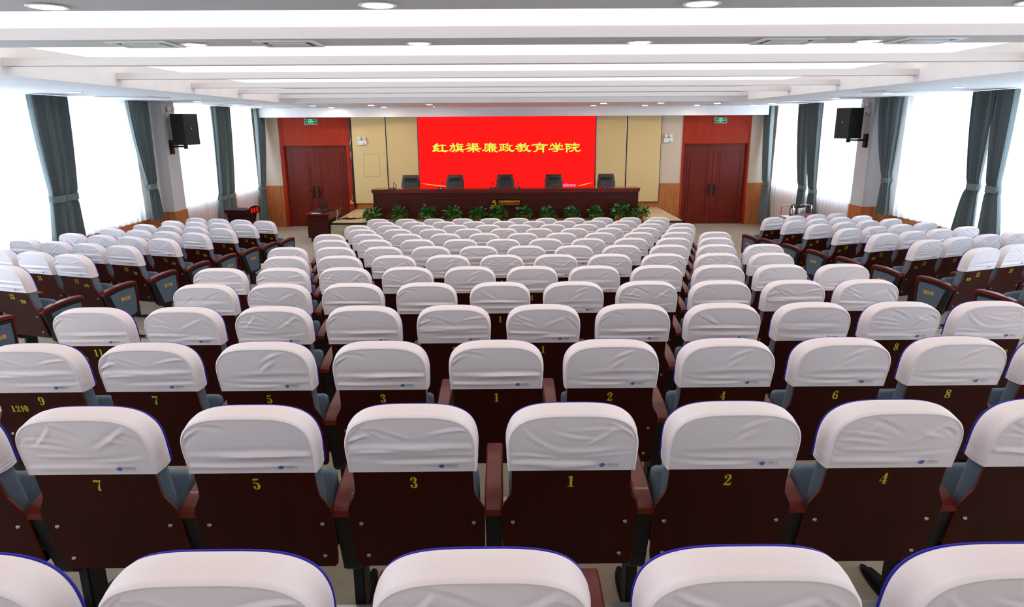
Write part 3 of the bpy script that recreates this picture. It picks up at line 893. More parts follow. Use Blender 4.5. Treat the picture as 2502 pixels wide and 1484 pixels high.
# pothos plants
def pothos_mesh(seed, spike):
    r = random.Random(seed)
    b = MB()
    st = MB()
    for i in range(150):
        th = r.uniform(0, 2 * PI); ph = r.uniform(-.75, 1.3)
        rad = r.uniform(.11, .215) * (1 + .15 * math.sin(3 * th + seed))
        c = Vector((math.cos(th) * math.cos(ph) * rad * 1.12, math.sin(th) * math.cos(ph) * rad * 1.05, (.215 + math.sin(ph) * rad * .95)))
        if i < spike: c = Vector((r.uniform(-.12, .12), r.uniform(-.08, .08), r.uniform(.40, .46)))
        out = Vector((c.x, c.y, (c.z - .2) * .8)).normalized()
        tip = (out + Vector((r.uniform(-.5, .5), r.uniform(-.5, .5), r.uniform(-.75, .35)))).normalized()
        if i < spike: tip = Vector((r.uniform(-.5, .5), r.uniform(-.3, .3), .9)).normalized()
        nrm = (out * .6 + Vector((r.uniform(-.4, .4), r.uniform(-.4, .4), .7))).normalized()
        side = tip.cross(nrm).normalized(); nrm = side.cross(tip).normalized()
        L, W = r.uniform(.075, .125), r.uniform(.026, .042)
        P = lambda l, w, h: c + tip * (l * L) + side * (w * W) + nrm * (h * W)
        b.add([P(-.1, 0, 0), P(.12, -.9, .25), P(.45, -1, .1), P(.8, -.5, -.2), P(1.05, 0, -.6), P(.8, .5, -.2), P(.45, 1, .1), P(.12, .9, .25), P(.45, 0, -.15)],
              [(0, 1, 8), (1, 2, 8), (2, 3, 8), (3, 4, 8), (4, 5, 8), (5, 6, 8), (6, 7, 8), (7, 0, 8)])
        if i % 3 == 0: st.tube([(r.uniform(-.04, .04), r.uniform(-.04, .04), .15), (c.x * .5, c.y * .5, c.z * .7 + .09), tuple(c)], .0035, 5)
    return b.mesh('foliage', 'leaf', smooth=60, fix=False), st.mesh('stems', 'stem')
POTH = [pothos_mesh(s, k) for s, k in ((3, 2), (11, 4), (27, 1), (31, 3))]
POT = MB().lathe([(.0, 0), (.075, 0), (.1, .125), (.107, .127), (.107, .148), (.095, .148), (.09, .125), (.0, .125)], n=24).mesh('pot', 'red_pot')
for i, x in enumerate((-3.41, -2.71, -2.01, -1.36, -.74, -.22, .43, 1.0, 1.61, 2.21, 2.81, 3.34)):
    t = thing('potted_plant', 'green pothos in a red pot before the stage desk, %s from the lectern side' % ORD[i + 1], 'plant', (x, 17.17, SZ + .001), R.uniform(0, 6), 'pothos plants along the stage desk')
    s = R.uniform(.86, .98)
    f, sm = POTH[2 if i == 5 else i % 4]
    o = put('foliage', f, t); o.scale = (s, s, s * (.95 if i in (2, 10) else .84))
    put('stems', sm, o)
    put('pot', POT, t)
    MB().lathe([(.0, .115), (.089, .115), (.089, .127), (.0, .127)], n=18).build('soil', 'soil', t)

# ------------------------------------------------------------------ fittings on the stage wall
def emergency_light(loc, rz, label):
    t = thing('emergency_light', label, 'emergency light', loc, rz, 'twin-head emergency lights')
    MB().bbox(-.125, .125, -.05, 0, -.06, .06, .008).build('body', 'white_plastic', t)
    for s in (-1, 1):
        h = MB(); h.lathe([(.0, -.075), (.045, -.075), (.052, -.065), (.05, -.03), (.025, -.012), (.0, -.012)], (s * .068, 0, .118), 22, 'y'); o = h.build('lamp_head', 'white_plastic', t)
        MB().lathe([(.0, -.079), (.04, -.077), (.04, -.074), (.0, -.074)], (s * .068, 0, .118), 22, 'y').build('lens', 'lens', o)
        MB().lathe([(.0, -.082), (.016, -.080), (.016, -.076), (.0, -.076)], (s * .068, 0, .118), 14, 'y').build('bulb', 'grey_plastic', o)
    MB().tube([(-.07, -.03, .055), (-.07, -.03, .085)], .012, 8).tube([(.07, -.03, .055), (.07, -.03, .085)], .012, 8).build('neck', 'grey_plastic', t)
    MB().box(.03, .055, -.0515, -.05, .015, .033).build('indicator', 'red_dot', t, smooth=0)
    MB().box(.015, .09, -.0515, -.05, -.045, -.025).build('sticker', 'green_tag', t, smooth=0)
    MB().box(-.09, -.035, -.0512, -.05, .018, .026).box(-.09, -.035, -.0512, -.05, -.022, -.014).build('print_lines', 'grey_plastic', t, smooth=0)
    MB().lathe([(.0, .122), (.02, .122), (.02, .134), (.0, .134)], (0, -.025, -.005), 12, 'x').build('test_knob', 'white_plastic', t)
emergency_light((-4.08, YB - .082, 2.385), 0, 'white twin-head emergency light on the hatched tan panel')
emergency_light((4.575, YB, 2.40), 0, 'white twin-head emergency light beside the flask-trolley-side door')
emergency_light((PL, 14.07, 3.07), PI / 2, 'white twin-head emergency light on the lectern-side pillar, above the loudspeaker')
emergency_light((PR, 14.17, 3.08), -PI / 2, 'white twin-head emergency light on the flask-trolley-side pillar, above the loudspeaker')

def exit_sign(x, z, y, label):
    t = thing('exit_sign', label, 'sign', (x, y, z), 0, 'green exit signs')
    MB().bbox(-.18, .18, -.03, 0, -.072, .072, .008).build('housing', 'alu', t)
    MB().box(-.168, .168, -.0325, -.03, -.06, .06).build('sign_face', 'sign_green', t, smooth=0)
    V = ([], [])
    def addt(vf, dx, dy=0):
        b0 = len(V[0]); V[0].extend([(p[0] + dx, p[1] + dy) for p in vf[0]]); V[1].extend([[b0 + i for i in f] for f in vf[1]])
    addt(text_verts('安全出口', .085, .036, .0), -.1, .004)
    addt(text_verts('EXIT', .08, .034, .01), .1, .004)
    for (a, c, q0, q1) in ((-.05, -.042, -.055, .055), (.042, .05, -.055, .055), (-.05, .05, .047, .055)):
        b0 = len(V[0]); V[0].extend([(a, q0), (c, q0), (c, q1), (a, q1)]); V[1].append([b0, b0 + 1, b0 + 2, b0 + 3])
    blob(.008, .032, .011, V)
    stroke([(.002, .018, .016), (-.006, -.012, .016)], V); stroke([(.0, .015, .008), (.024, .002, .007), (.03, -.008, .006)], V)
    stroke([(.0, .015, .008), (-.02, .012, .007), (-.026, -.004, .006)], V)
    stroke([(-.005, -.012, .01), (.014, -.026, .009), (.01, -.05, .008)], V); stroke([(-.006, -.012, .01), (-.018, -.03, .009), (-.034, -.034, .008)], V)
    put('sign_lettering', flat_mesh('sign_lettering', V, 'sign_light', lambda x, y: (x, -.0335, y)), t)
    MB().tube([(-.15, -.015, .07), (-.15, -.012, .10), (-.10, -.008, .125)], .004, 6).build('wire', 'white_plastic', t)
exit_sign(-5.497, 2.965, YB - .024, 'green exit sign above the lectern-side door')
exit_sign(6.02, 2.935, YB - .024, 'green exit sign above the flask-trolley-side door')

# cables hanging beside the tan panel
t = thing('cable_bundle', 'tangled black and white cables hanging beside the hatched tan panel', 'cable', (-4.40, YB - .07, SZ))
b = MB(); b.box(-.012, .02, -.01, .03, .05, 2.56); b.build('gap_strip', 'black_plastic', t, smooth=0)  # black strip filling the gap that the cables hang in
for q, (ph, m, r) in enumerate(((0, 'black_plastic', .010), (2, 'black_plastic', .009), (4, 'white_plastic', .008))):
    z0, z1 = (0, 2.5) if q < 2 else (1.2, 2.2)
    MB().tube([(-.008 + .016 * math.sin(ph + i * .9), -.02 + .01 * math.cos(ph + i * .7), z0 + (z1 - z0) * i / 24) for i in range(25)], r, 6).build('cable', m, t)
t = thing('orange_plug', 'small orange plug cluster hanging at the foot of the cables', 'plug', (-4.47, YB - .08, .66))
b = MB(); b.bbox(-.06, .06, -.03, .02, 0, .07, .01); b.bbox(-.05, .0, -.03, .02, .06, .12, .01); b.tube([(0, 0, .1), (.02, .0, .2), (.0, .01, .28)], .008, 6)
b.build('plug_body', 'orange', t)

# power strip and cables on the stage corner
t = thing('power_strip', 'power strip with a yellow label on the stage corner', 'power strip', (-4.05, 17.6, SZ + .001), .25)
MB().bbox(-.13, .13, -.045, .045, 0, .045, .006).build('strip_body', 'black_plastic', t)
MB().bbox(-.05, .09, -.047, .035, .045, .075, .006).build('yellow_label', 'yellow', t)
MB().tube([(-.13, 0, .02), (-.2, .1, .02), (-.1, .22, .02), (.05, .18, .03), (.1, .3, .02), (-.05, .36, .02)], .009, 6).build('coiled_lead', 'black_plastic', t)
tag(MB().tube([(-4.36, 17.55, SZ + .012), (-4.1, 17.75, SZ + .012), (-3.9, 17.72, SZ + .012), (-3.6, 17.95, SZ + .012), (-3.35, 18.05, SZ + .012)], .011, 6).build('floor_cable', 'black_plastic'), 'black cable running over the stage floor to the desk', 'cable')

# side table with laptop
t = thing('side_table', 'small mahogany table against the stage end by the lectern-side door', 'table', (-4.745, 17.05, 0))
MB().bbox(-.32, .325, 0, 1.4, .685, .72, .006).build('table_top', 'mahogany', t)
b = MB(); b.bbox(-.27, .27, .06, 1.34, .11, .685, .006); b.build('pedestal', 'desk', t)
MB().box(-.21, .21, .1, 1.3, 0, .11).build('plinth', 'black_plastic', t, smooth=0)
TX = -4.745
t = thing('laptop', 'open black laptop on the side table near the stage', 'laptop', (TX + .1, 17.85, .72), 1.15)
MB().bbox(-.18, .18, -.13, .13, 0, .02, .004).build('keyboard_base', 'black_plastic', t)
b = MB(); b.add([(-.18, .13, .02), (.18, .13, .02), (.18, .20, .25), (-.18, .20, .25), (-.18, .14, .02), (.18, .14, .02), (.18, .21, .25), (-.18, .21, .25)], [(0, 1, 2, 3), (4, 7, 6, 5), (0, 3, 7, 4), (1, 5, 6, 2), (3, 2, 6, 7), (0, 4, 5, 1)])
b.build('lid', 'black_plastic', t, smooth=0)
t = thing('black_bag', 'flat black bag lying on the side table', 'bag', (TX - .02, 17.42, .72), .2)
MB().bbox(-.19, .19, -.14, .16, .0, .05, .02).build('bag_body', 'black_plastic', t, smooth=60)
MB().tube([(-.08, -.14, .03), (-.06, -.2, .02), (.06, -.2, .02), (.08, -.14, .03)], .009, 6).build('strap', 'black_plastic', t)
t = tag(MB().bbox(-.11, .11, -.05, .07, 0, .012, .004).build('paper_stack', 'paper', None, (TX - .06, 17.2, .72), .1), 'small stack of white papers before the black bag', 'papers')
t = tag(MB().lathe([(.0, 0), (.05, 0), (.06, .035), (.05, .035), (.042, .012), (.0, .012)], n=20).build('glass_ashtray', 'clear', None, (TX - .19, 17.55, .72)), 'round glass ashtray on the side table', 'ashtray')
tag(MB().tube([(TX + .3, 17.75, .735), (TX + .355, 17.72, .72), (TX + .36, 17.6, .55), (TX + .365, 17.45, .50), (TX + .38, 17.5, .522)], .012, 8).build('laptop_cable', 'grey_plastic'), 'grey cable drooping from the side table to the stage', 'cable')

# ------------------------------------------------------------------ loudspeakers on the pillars
def loudspeaker(loc, rz, sgn, X, label, label2):
    t = thing('loudspeaker', label, 'loudspeaker', loc, rz, 'wall loudspeakers')
    b = MB(); b.extr([(-.19, -.19), (.19, -.19), (.19, .12), (.12, .19), (-.12, .19), (-.19, .12)], 0, .59, 'z'); b.build('cabinet', 'black_plastic', t, smooth=0)
    MB().bbox(-.178, .178, -.205, -.188, .012, .578, .006).build('grille', 'speaker', t)
    MB().box(-.008, .008, -.207, -.205, .3, .33).build('badge', 'white_plastic', t, smooth=0)
    br = thing('speaker_bracket', label2, 'bracket', (X, loc[1], loc[2] - .18), 0, 'loudspeaker brackets')
    MB().bbox(min(0, sgn * .05), max(0, sgn * .05), -.06, .06, 0, .27, .005).build('wall_plate', 'black_metal', br)
    d = loc[0] - X
    b = MB(); b.bbox(min(0, d), max(0, d), -.025, .025, .13, .165, .004); b.bbox(d - .03, d + .03, -.03, .03, .1, .2, .004); b.build('arm', 'black_metal', br)
loudspeaker((-6.385, 13.98, 2.50), math.radians(67), 1, PL, 'black loudspeaker on the lectern-side pillar', 'black arm carrying the loudspeaker on the lectern-side pillar')
loudspeaker((6.86, 14.05, 2.545), math.radians(-69), -1, PR, 'black loudspeaker on the flask-trolley-side pillar', 'black arm carrying the loudspeaker on the flask-trolley-side pillar')

# ------------------------------------------------------------------ lectern
t = thing('lectern', 'dark wooden lectern with red illuminated characters on its front', 'lectern', (-5.72, 14.98, 0), math.radians(79))
# local: front (lit sign) faces -y
b = MB(); b.extr([(-.18, 1.10), (.36, 1.10), (.36, 1.03), (-.06, .98), (-.18, 1.0)][::-1], -.23, .23, 'x'); b.build('reading_desk', 'lectern_wood', t, smooth=0)
b = MB(); pts = []
for k in range(13):
    u = -1 + 2 * k / 12
    pts.append((u * .22, 1.128 + .05 * (1 - u * u)))
b.extr([(.22, 1.02), (-.22, 1.02)] + pts, -.215, -.18, 'y'); b.build('sign_board', 'lectern_wood', t, smooth=30)
b = MB(); rim = [(x, -.198, z + .004) for x, z in pts]; b.tube(rim, .012, 8); b.build('rim', 'steel', t)
for k, x in enumerate((-.11, 0, .11)):
    g = ([], [])
    for ix in range(4):
        for iz in range(6):
            if (ix, iz, k) in ((0, 1, 0), (3, 1, 0), (1, 3, 1), (0, 4, 1), (3, 4, 2), (0, 0, 2), (3, 0, 1), (0, 3, 0)): continue
            blob((ix - 1.5) * .0165, (iz - 2.5) * .016, .0088, g, 8)
    put('lit_character', flat_mesh('lit_character', g, 'led_red_text', lambda px, pz, x=x: (px + x, -.217, 1.083 + pz)), t)
b = MB(); b.extr([(-.12, .99), (-.08, .80), (.26, .80), (.3, 1.02)], -.24, .24, 'x'); b.bbox(-.22, .22, -.12, .2, .74, .79, .006); b.build('neck_moulding', 'lectern_wood', t, smooth=0)
MB().bbox(-.17, .17, -.07, .17, .06, .76, .01).build('column', 'lectern_wood', t)
MB().bbox(-.27, .27, -.18, .26, 0, .07, .01).build('base', 'lectern_wood', t)

# ------------------------------------------------------------------ tea table and flask trolley
t = thing('tea_table', 'dark red table standing at an angle before the flask trolley', 'table', (6.86, 15.16, 0), math.radians(38))
b = MB(); b.bbox(-.30, .30, -.42, .42, .81, .845, .006); b.build('table_top', 'mahogany', t)
b = MB(); b.bbox(-.27, .27, -.39, .39, .70, .81, .004); b.build('apron', 'desk', t)
for x in (-.24, .24):
    for y in (-.36, .36): MB().bbox(x - .03, x + .03, y - .03, y + .03, 0, .71, .004).build('leg', 'desk', t)
t = thing('flask_trolley', 'chrome trolley carrying thermos flasks by the window', 'trolley', (6.72, 15.95, 0), math.radians(12))
for x in (-.2, .28):
    MB().tube([(x, -.22, .08), (x, -.22, .93), (x + .03, -.19, .98), (x + .06, -.15, .99), (x + .06, .15, .99), (x + .03, .19, .98), (x, .22, .93), (x, .22, .08)], .014, 10).build('frame_hoop', 'chrome', t)
for z in (.25, .72):
    MB().bbox(-.24, .34, -.23, .23, z - .01, z + .01, .004).build('shelf', 'steel', t)
for x in (-.2, .28):
    for y in (-.22, .22): MB().lathe([(.0, -.015), (.04, -.015), (.04, .015), (.0, .015)], (x, y, .04), 14, 'y').build('castor', 'black_plastic', t)
ra = math.radians(12)
for i, (x, y) in enumerate(((-.12, -.1), (.06, -.12), (.2, -.02), (.03, .1))):
    wx, wy = 6.72 + x * math.cos(ra) - y * math.sin(ra), 15.95 + x * math.sin(ra) + y * math.cos(ra)
    f = thing('thermos_flask', 'steel thermos flask with black lid on the chrome trolley', 'flask', (wx, wy, .73), R.uniform(0, 6), 'thermos flasks on the trolley')
    MB().lathe([(.0, 0), (.065, 0), (.068, .02), (.068, .17), (.05, .215), (.0, .215)], n=22).build('body', 'steel', f)
    MB().lathe([(.0, .215), (.05, .215), (.052, .255), (.03, .275), (.0, .275)], n=22).build('lid', 'black_plastic', f)
    MB().tube([(.05, 0, .235), (.11, 0, .22), (.12, 0, .15), (.1, 0, .06), (.068, 0, .05)], .011, 8).build('handle', 'black_plastic', f)

# ------------------------------------------------------------------ auditorium chairs
# chair space: +y towards the stage, origin on the floor below the top rear edge of the back
SLOPE = .24
def ry(z): return (1.0 - z) * SLOPE          # rear face of the back at height z

def cover_mesh(seed):
    """stretch cover: flat back face, wide rounded border, open front lip. real wrinkles on the back face"""
    r = random.Random(seed)
    hw, zh, zs, zt, n = .2185, .800, .850, 1.022, 3.5
    wr = []
    for _ in range(r.randint(3, 5)):                     # sagging folds low on the back
        z = r.uniform(.815, .90); x = r.uniform(-.1, .1); L = r.uniform(.10, .22)
        wr.append((x - L, z + r.uniform(-.008, .012), x + L, z + r.uniform(-.008, .012), r.uniform(.008, .013), r.uniform(.004, .008) * r.choice((1, 1, -1)), r.uniform(-.012, .012)))
    for _ in range(r.randint(1, 6)):                     # pulls from a top corner
        sd = r.choice((-1, 1)); x = sd * r.uniform(.04, .19); z = r.uniform(.95, 1.02); L = r.uniform(.08, .19)
        a = math.radians(r.uniform(8, 38))
        wr.append((x, z, x - sd * L * math.cos(a) * r.choice((1, 1, -.6)), z - L * math.sin(a), r.uniform(.0065, .010), r.uniform(.003, .006) * r.choice((1, -1)), r.uniform(-.008, .008)))
    if r.random() < .6:
        for _ in range(3):
            z = r.uniform(.86, 1.0); sd = r.choice((-1, 1))
            wr.append((sd * .21, z, sd * r.uniform(.0, .1), z - r.uniform(-.01, .03), .0065, r.uniform(.002, .004), .006))
    wr = [(min(a, c), b_, max(a, c), d, s, am, bw) if a <= c else (c, d, a, b_, s, am, bw) for a, b_, c, d, s, am, bw in wr]
    def disp(x, z):
        h = 0
        for x0, z0, x1, z1, s, am, bw in wr:
            dx, dz = x1 - x0, z1 - z0
            L2 = dx * dx + dz * dz
            t = ((x - x0) * dx + (z - z0) * dz) / L2
            if t < -.25 or t > 1.25: continue
            L = math.sqrt(L2)
            d = (-(x - x0) * dz + (z - z0) * dx) / L - bw * 4 * t * (1 - t)
            if abs(d) > 3.2 * s: continue
            e = math.exp(-(max(0, -t, t - 1) / .12) ** 2) * math.sin(PI * min(1, max(.15, t * .8 + .1)))
            h += am * e * (math.exp(-(d / s) ** 2) - .55 * math.exp(-((d - 1.7 * s) / s) ** 2))
        return h if h > -.001 else -.001 + (-.0035) * (1 - math.exp((h + .001) / .0035))
    b = MB()
    NU, NV = 88, 54
    us = [math.sin(PI / 2 * (-1 + 2 * i / NU)) for i in range(NU + 1)]
    def topz(u): return zs + (zt - zs) * max(0.0, 1 - abs(u) ** n) ** (1 / n)
    G = []
    for j in range(NV + 1):
        row = []
        for i in range(NU + 1):
            u = us[i]; x = u * hw
            z = zh + (topz(u) - zh) * j / NV
            edge = min(1, (1 - abs(u)) / .06, j / 2.0 if NV else 1, (NV - j) / 3.0)
            belly = .004 * (1 - u * u) * math.sin(PI * j / NV)
            row.append((x, ry(z) - (disp(x, z) * max(0, edge) + belly), z))
        G.append(row)
    vs = [p for row in G for p in row]
    W = NU + 1
    b.add(vs, [(j * W + i, j * W + i + 1, (j + 1) * W + i + 1, (j + 1) * W + i) for j in range(NV) for i in range(NU)])
    # rim: left side up, over the top, right side down
    ring = [(G[j][0][0], G[j][0][2]) for j in range(NV + 1)] + [(G[NV][i][0], G[NV][i][2]) for i in range(1, NU + 1)] + [(G[j][NU][0], G[j][NU][2]) for j in range(NV - 1, -1, -1)]
    nr = len(ring)
    nor = []
    for k in range(nr):
        a, c = ring[max(k - 2, 0)], ring[min(k + 2, nr - 1)]
        dx, dz = c[0] - a[0], c[1] - a[1]; l = math.hypot(dx, dz) or 1
        nor.append((-dz / l, dx / l))
    prof = [(0, 0), (-.003, .0035), (.002, .0065), (.012, .007), (.03, .0085), (.055, .010), (.08, .0098), (.098, .0078), (.1065, .004), (.110, -.004), (.109, -.05)]
    vv = []
    for (dy, off) in prof:
        for k in range(nr):
            x, z = ring[k]; nx, nz = nor[k]
            ww = .0010 * math.sin(k * .17 + seed + dy * 40) * math.sin(k * .31 + 2 * seed) * (1 if .01 < dy < .1 else 0)
            o2 = off * (.75 + 1.35 * max(0.0, min(1.0, (z - zh) / .2)))
            zz = z + nz * o2
            side = 1 if (k < NV * .3 or k > nr - NV * .3) else 0
            if side and dy > .01: zz -= .004 * math.sin(PI * dy / .11)
            vv.append((x + nx * (o2 + ww), ry(z) + dy, zz))
    ff = [(p * nr + k, p * nr + k + 1, (p + 1) * nr + k + 1, (p + 1) * nr + k) for p in range(len(prof) - 1) for k in range(nr - 1)]
    b.add(vv, ff)
    me = b.mesh('seat_cover', 'cover', smooth=50, fix=False)
    front = [(vv[8 * nr + k][0] + nor[k][0] * .003, vv[8 * nr + k][1] + .002, vv[8 * nr + k][2] + nor[k][1] * .003) for k in range(0, nr, 2)]
    return me, front
COVERS = []
for s in range(8):
    me, front = cover_mesh(100 + s)
    COVERS.append(me)
PIPING = MB().tube(front, .0032, 6).mesh('piping', 'piping')

def smooth_poly(pts, r=.03, n=5):
    """round the corners of a closed polygon"""
    out = []
    m = len(pts)
    for i in range(m):
        p0, p, p1 = Vector(pts[i - 1]), Vector(pts[i]), Vector(pts[(i + 1) % m])
        a, c = (p0 - p), (p1 - p)
        q = min(r, a.length * .45, c.length * .45)
        A, B = p + a.normalized() * q, p + c.normalized() * q
        for k in range(n + 1):
            t = k / n
            v = A * (1 - t) ** 2 + p * 2 * t * (1 - t) + B * t * t
            out.append((v.x, v.y))
    return out

def _back_panel():
    half = [(.0, .985), (.10, .985), (.165, .955), (.20, .90), (.2105, .85), (.2125, .72), (.216, .69), (.236, .652), (.247, .63), (.250, .60), (.246, .40), (.240, .352), (.228, .338), (.0, .338)]
    pts = half + [(-x, z) for x, z in half[-2:0:-1]]
    b = MB(); n = len(pts)
    vs = [(x, ry(z) + .006, z) for x, z in pts] + [(x, ry(z) + .0155, z) for x, z in pts]
    b.mat('back_wood'); b.add(vs, [tuple(range(n))])
    b.add(vs, [tuple(range(n, 2 * n))[::-1]])
    b.mat('edge_wood'); b.add(vs, [(i, (i + 1) % n, n + (i + 1) % n, n + i) for i in range(n)])
    return b.mesh('back_panel', smooth=0)
BACK_PANEL = _back_panel()

def _cushion(outline, d0, d1, puff, mat, name, inner=.02):
    """padded slab: outline (x, z) list, depth offsets d0 (rear) to d1 (front) from the rear plane"""
    b = MB(); n = len(outline)
    cx = sum(p[0] for p in outline) / n; cz = sum(p[1] for p in outline) / n
    def ring(sc, d): return [(cx + (x - cx) * sc, ry(cz + (z - cz) * sc) + d, cz + (z - cz) * sc) for x, z in outline]
    rings = [ring(.94, d0), ring(.985, d0 + .006), ring(1, d0 + .02), ring(1, d1 - .025), ring(.985, d1 - .008), ring(.95, d1), ring(.6, d1 + puff)]
    vs = [p for rg in rings for p in rg]
    b.add(vs, [(a * n + k, a * n + (k + 1) % n, (a + 1) * n + (k + 1) % n, (a + 1) * n + k) for a in range(len(rings) - 1) for k in range(n)] + [tuple(range(n))[::-1], tuple((len(rings) - 1) * n + k for k in range(n))])
    return b.mesh(name, mat, smooth=60)
BACKREST = _cushion(smooth_poly([(-.213, .44), (.213, .44), (.213, .63), (.2125, .84), (.185, .96), (.12, 1.0), (-.12, 1.0), (-.185, .96), (-.2125, .84), (-.213, .63)], .05), .017, .103, .012, 'upholstery', 'backrest')

def _seat():
    prof = smooth_poly([(.235, .365), (.31, .345), (.385, .37), (.355, .52), (.315, .68), (.275, .685), (.225, .55), (.222, .43)], .03, 4)
    b = MB(); n = len(prof)
    cy_ = sum(p[0] for p in prof) / n; cz_ = sum(p[1] for p in prof) / n
    xs = [(-.222, .90), (-.218, .96), (-.205, 1.0), (.205, 1.0), (.218, .96), (.222, .90)]
    vs = []
    for x, s in xs:
        vs += [(x, cy_ + (y - cy_) * s, cz_ + (z - cz_) * s) for y, z in prof]
    b.add(vs, [(a * n + k, a * n + (k + 1) % n, (a + 1) * n + (k + 1) % n, (a + 1) * n + k) for a in range(len(xs) - 1) for k in range(n)] + [tuple(range(n))[::-1], tuple((len(xs) - 1) * n + k for k in range(n))])
    shell = MB()
    shell.bbox(-.205, .205, .20, .37, .315, .36, .018)
    return b.mesh('seat', 'upholstery', smooth=50), shell.mesh('seat_shell', 'navy_plastic', smooth=50)
SEAT, SHELL = _seat()

def _arm():
    top = [(.105, .612), (.14, .632), (.24, .653), (.36, .668), (.47, .672), (.535, .668), (.548, .655), (.540, .30), (.530, .30), (.532, .632), (.50, .638), (.36, .634), (.24, .620), (.13, .592), (.105, .588)]
    b = MB()
    # crowned top: three slices across
    w = .033
    n = len(top)
    vs = []
    for x, dz in ((-w, -.006), (-w + .006, 0), (w - .006, 0), (w, -.006)):
        vs += [(x, y, z + (dz if i < 7 else -dz * .3)) for i, (y, z) in enumerate(top)]
    b.add(vs, [(a * n + k, a * n + (k + 1) % n, (a + 1) * n + (k + 1) % n, (a + 1) * n + k) for a in range(3) for k in range(n)] + [tuple(range(n))[::-1], tuple(3 * n + k for k in range(n))])
    return b.mesh('armrest', 'arm_wood', smooth=25)
ARM = _arm()

FR = [(.115, .588), (.24, .616), (.36, .630), (.50, .634), (.530, .628), (.530, .30), (.46, .268), (.25, .262), (.205, .30)]
def _frame():
    b = MB()
    b.extr(FR, -.0295, .0295, 'x')
    b.bbox(-.022, .022, .30, .41, .012, .30, .006)
    foot = []
    for k in range(20):
        a = 2 * PI * k / 20
        foot.append((.032 * math.cos(a), .445 + .155 * math.sin(a)))
    b.extr(foot, 0, .014, 'z')
    b.extr([(.30, .012), (.56, .012), (.55, .03), (.41, .06), (.30, .06)], -.018, .018, 'x')
    return b.mesh('side_frame', 'black_metal', smooth=25)
FRAME = _frame()
CLOTH_POLY = [(.185, .572), (.30, .596), (.42, .606), (.505, .606), (.512, .45), (.500, .325), (.45, .300), (.285, .296)]
CLOTH = {}
for s in (-1, 1):
    b = MB(); b.extr(CLOTH_POLY, s * .025, s * .035, 'x'); CLOTH[s] = b.mesh('cloth_panel', 'panel_cloth', smooth=0)

BOLT = MB().lathe([(.0, -.0065), (.006, -.0055), (.0085, -.002), (.0085, .003), (.0, .003)], (0, 0, 0), 12, 'y').mesh('bolt', 'steel')

# printed logo on the cover: interlaced oval and lettering
lg = ([], [])
for yy, hw_ in ((-.0052, .0085), (0, .0128), (.0052, .0085)):
    stroke([(-hw_, yy - .0016, .0022), (-hw_ * .4, yy - .0004, .0046), (hw_ * .4, yy + .0004, .0046), (hw_, yy + .0016, .0022)], lg)
LOGO = flat_mesh('logo_emblem', lg, 'logo_blue', lambda x, y: (x + .105, ry(.828 + y) - .0075, .828 + y))
lt = ([], [])
vs, fs = text_verts('中国移动', .038, .0085, .0); lt[0].extend([(v[0], v[1] + .0025) for v in vs]); lt[1].extend(fs)
b0 = len(lt[0]); vs, fs = text_verts('China Mobile', .038, .0036, .0); lt[0].extend([(v[0], v[1] - .0055) for v in vs]); lt[1].extend([[b0 + i for i in f] for f in fs])
LOGO_TXT = flat_mesh('logo_lettering', lt, 'logo_blue', lambda x, y: (x + .142, ry(.828 + y) - .0075, .828 + y))

_num, _row, _pan = {}, {}, {}
def number_mesh(n):
    if n not in _num: _num[n] = flat_mesh('seat_number', digits_verts(str(n), .05, .92), 'gold_print', lambda x, y: (x, ry(.748 + y) + .0045, .748 + y))
    return _num[n]
def row_mesh(r, s):
    if (r, s) not in _row: _row[r, s] = flat_mesh('row_number', label_verts([('d', str(r)), ('c', '排')], .036), 'gold_print', lambda x, y, s=s: (x + s * .120, ry(.705 + y) + .0045, .705 + y))
    return _row[r, s]
def panel_mesh(r, s):
    if (r, s) not in _pan: _pan[r, s] = flat_mesh('row_lettering', label_verts([('c', '第'), ('d', str(r)), ('c', '排')], .042), 'gold_stitch', lambda x, y, s=s: (s * .036, .375 + s * x, .505 + y))
    return _pan[r, s]

def aud_chair(x, y, z, rz, label, group, num, row, pitch, aisle, full=True, logo=True, both=False, lead=-1):
    """aisle: -1/+1 when that side of the chair borders an aisle, else 0. lead: the side whose stand belongs to this chair"""
    t = thing('auditorium_chair', label, 'chair', (x, y, z), rz, group)
    c = put('seat_cover', COVERS[R.randrange(len(COVERS))], t)
    put('piping', PIPING, c)
    if logo:
        put('logo_emblem', LOGO, c); put('logo_lettering', LOGO_TXT, c)
    p = put('back_panel', BACK_PANEL, t)
    if full:
        put('seat_number', number_mesh(num), p)
        if aisle: put('row_number', row_mesh(row, aisle), p)
        for bx, bz in ((-.208, .556), (.208, .556), (-.197, .395), (.197, .395)):
            put('bolt', BOLT, p, (bx, ry(bz) + .006, bz))
    put('backrest', BACKREST, t)
    s = put('seat', SEAT, t); put('seat_shell', SHELL, s)
    for sd in ((-1, 1) if both else (lead,)):
        put('armrest', ARM, t, (sd * pitch / 2, 0, 0))
        f = put('side_frame', FRAME, t, (sd * pitch / 2, 0, 0))
        if sd == aisle:
            cp = put('cloth_panel', CLOTH[sd], f)
            put('row_lettering', panel_mesh(row, sd), cp)

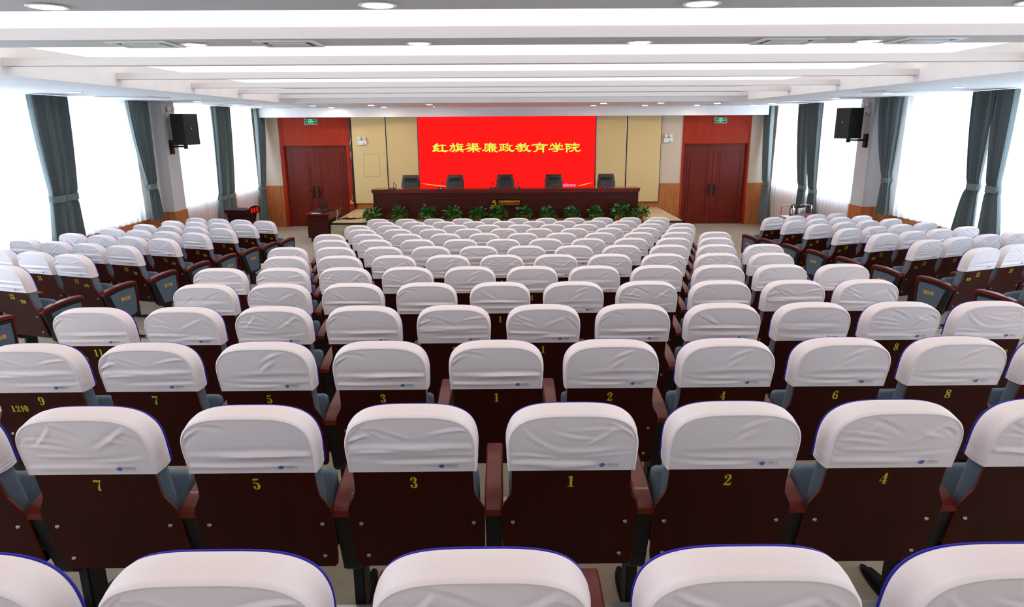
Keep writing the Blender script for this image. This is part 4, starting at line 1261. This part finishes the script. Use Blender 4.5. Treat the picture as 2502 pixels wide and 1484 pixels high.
P = .56
for row in range(1, 15):
    y = 13.57 - .9535 * (row - 1)
    z = RISE * (row - 1)
    odd = row % 2
    c1 = .22 if odd else -.06                                   # seat number 1
    seats = [(-(k), 2 * k + 1) for k in range(0, 6 if odd else 5)] + [(k, 2 * k) for k in range(1, 6)]
    seats.sort()
    n = len(seats)
    if row == 14: seats = [q for q in seats if q[1] in (5, 3, 1, 2, 4)]
    if row == 13: seats = [q for q in seats if q[1] in (9, 7, 5, 3, 1, 2, 4, 6)]
    near = {14: 'back row', 13: 'second row from the back', 12: 'third row from the back', 11: 'fourth row from the back', 10: 'fifth row from the back', 9: 'sixth row from the back'}
    for i, (k, num) in enumerate(seats):
        first = k == -(5 if odd else 4); last = k == 5
        if row == 14:
            lab = 'white-covered chair of the back row at the picture edge, %s from the lectern side' % ORD[i + 1]
        elif row >= 9:
            lab = 'white-covered chair with gold number %d in the %s, centre block' % (num, near[row])
        else:
            lab = 'white-covered chair, centre block, %s row from the stage, %s from the lectern-side aisle' % (ORD[row], ORD[i + 1])
        aud_chair(c1 + k * P, y, z, 0, lab, 'auditorium chairs in the centre block', num, row, P, -1 if first else (1 if last else 0), row >= 8, row >= 7, both=last)

for side, xs, ang, yy, step, start in ((-1, -4.60, -18.5, 13.0, .966, None), (1, 5.06, 21.0, 13.02, .968, 12)):
    sp = .53
    for row in range(2, 11 if side < 0 else 10):
        a = math.radians(ang)
        cnt = 4 if row < 9 else (2 if side < 0 and row == 9 else 1)
        for k in range(cnt):
            ft = yy - step * (row - 2)
            dx, dy = side * math.cos(a) * sp * k, side * math.sin(a) * sp * k
            # the measured point is the front top edge of the cover
            px, py = xs + dx + .11 * math.sin(a), ft + dy - .11 * math.cos(a)
            num = (11 if row % 2 == 0 else 13) + 2 * k if side < 0 else 12 + 2 * k
            where = 'lectern-side' if side < 0 else 'flask-trolley-side'
            lab = 'white-covered chair, %s block, row marked %d, %s from the aisle' % (where, row, ORD[k + 1])
            aud_chair(px, py, RISE * (row - 1), a, lab, 'auditorium chairs in the %s block' % where, num, row, sp, -side if k == 0 else 0, True, True, both=(k == cnt - 1 and row < 9), lead=-side)
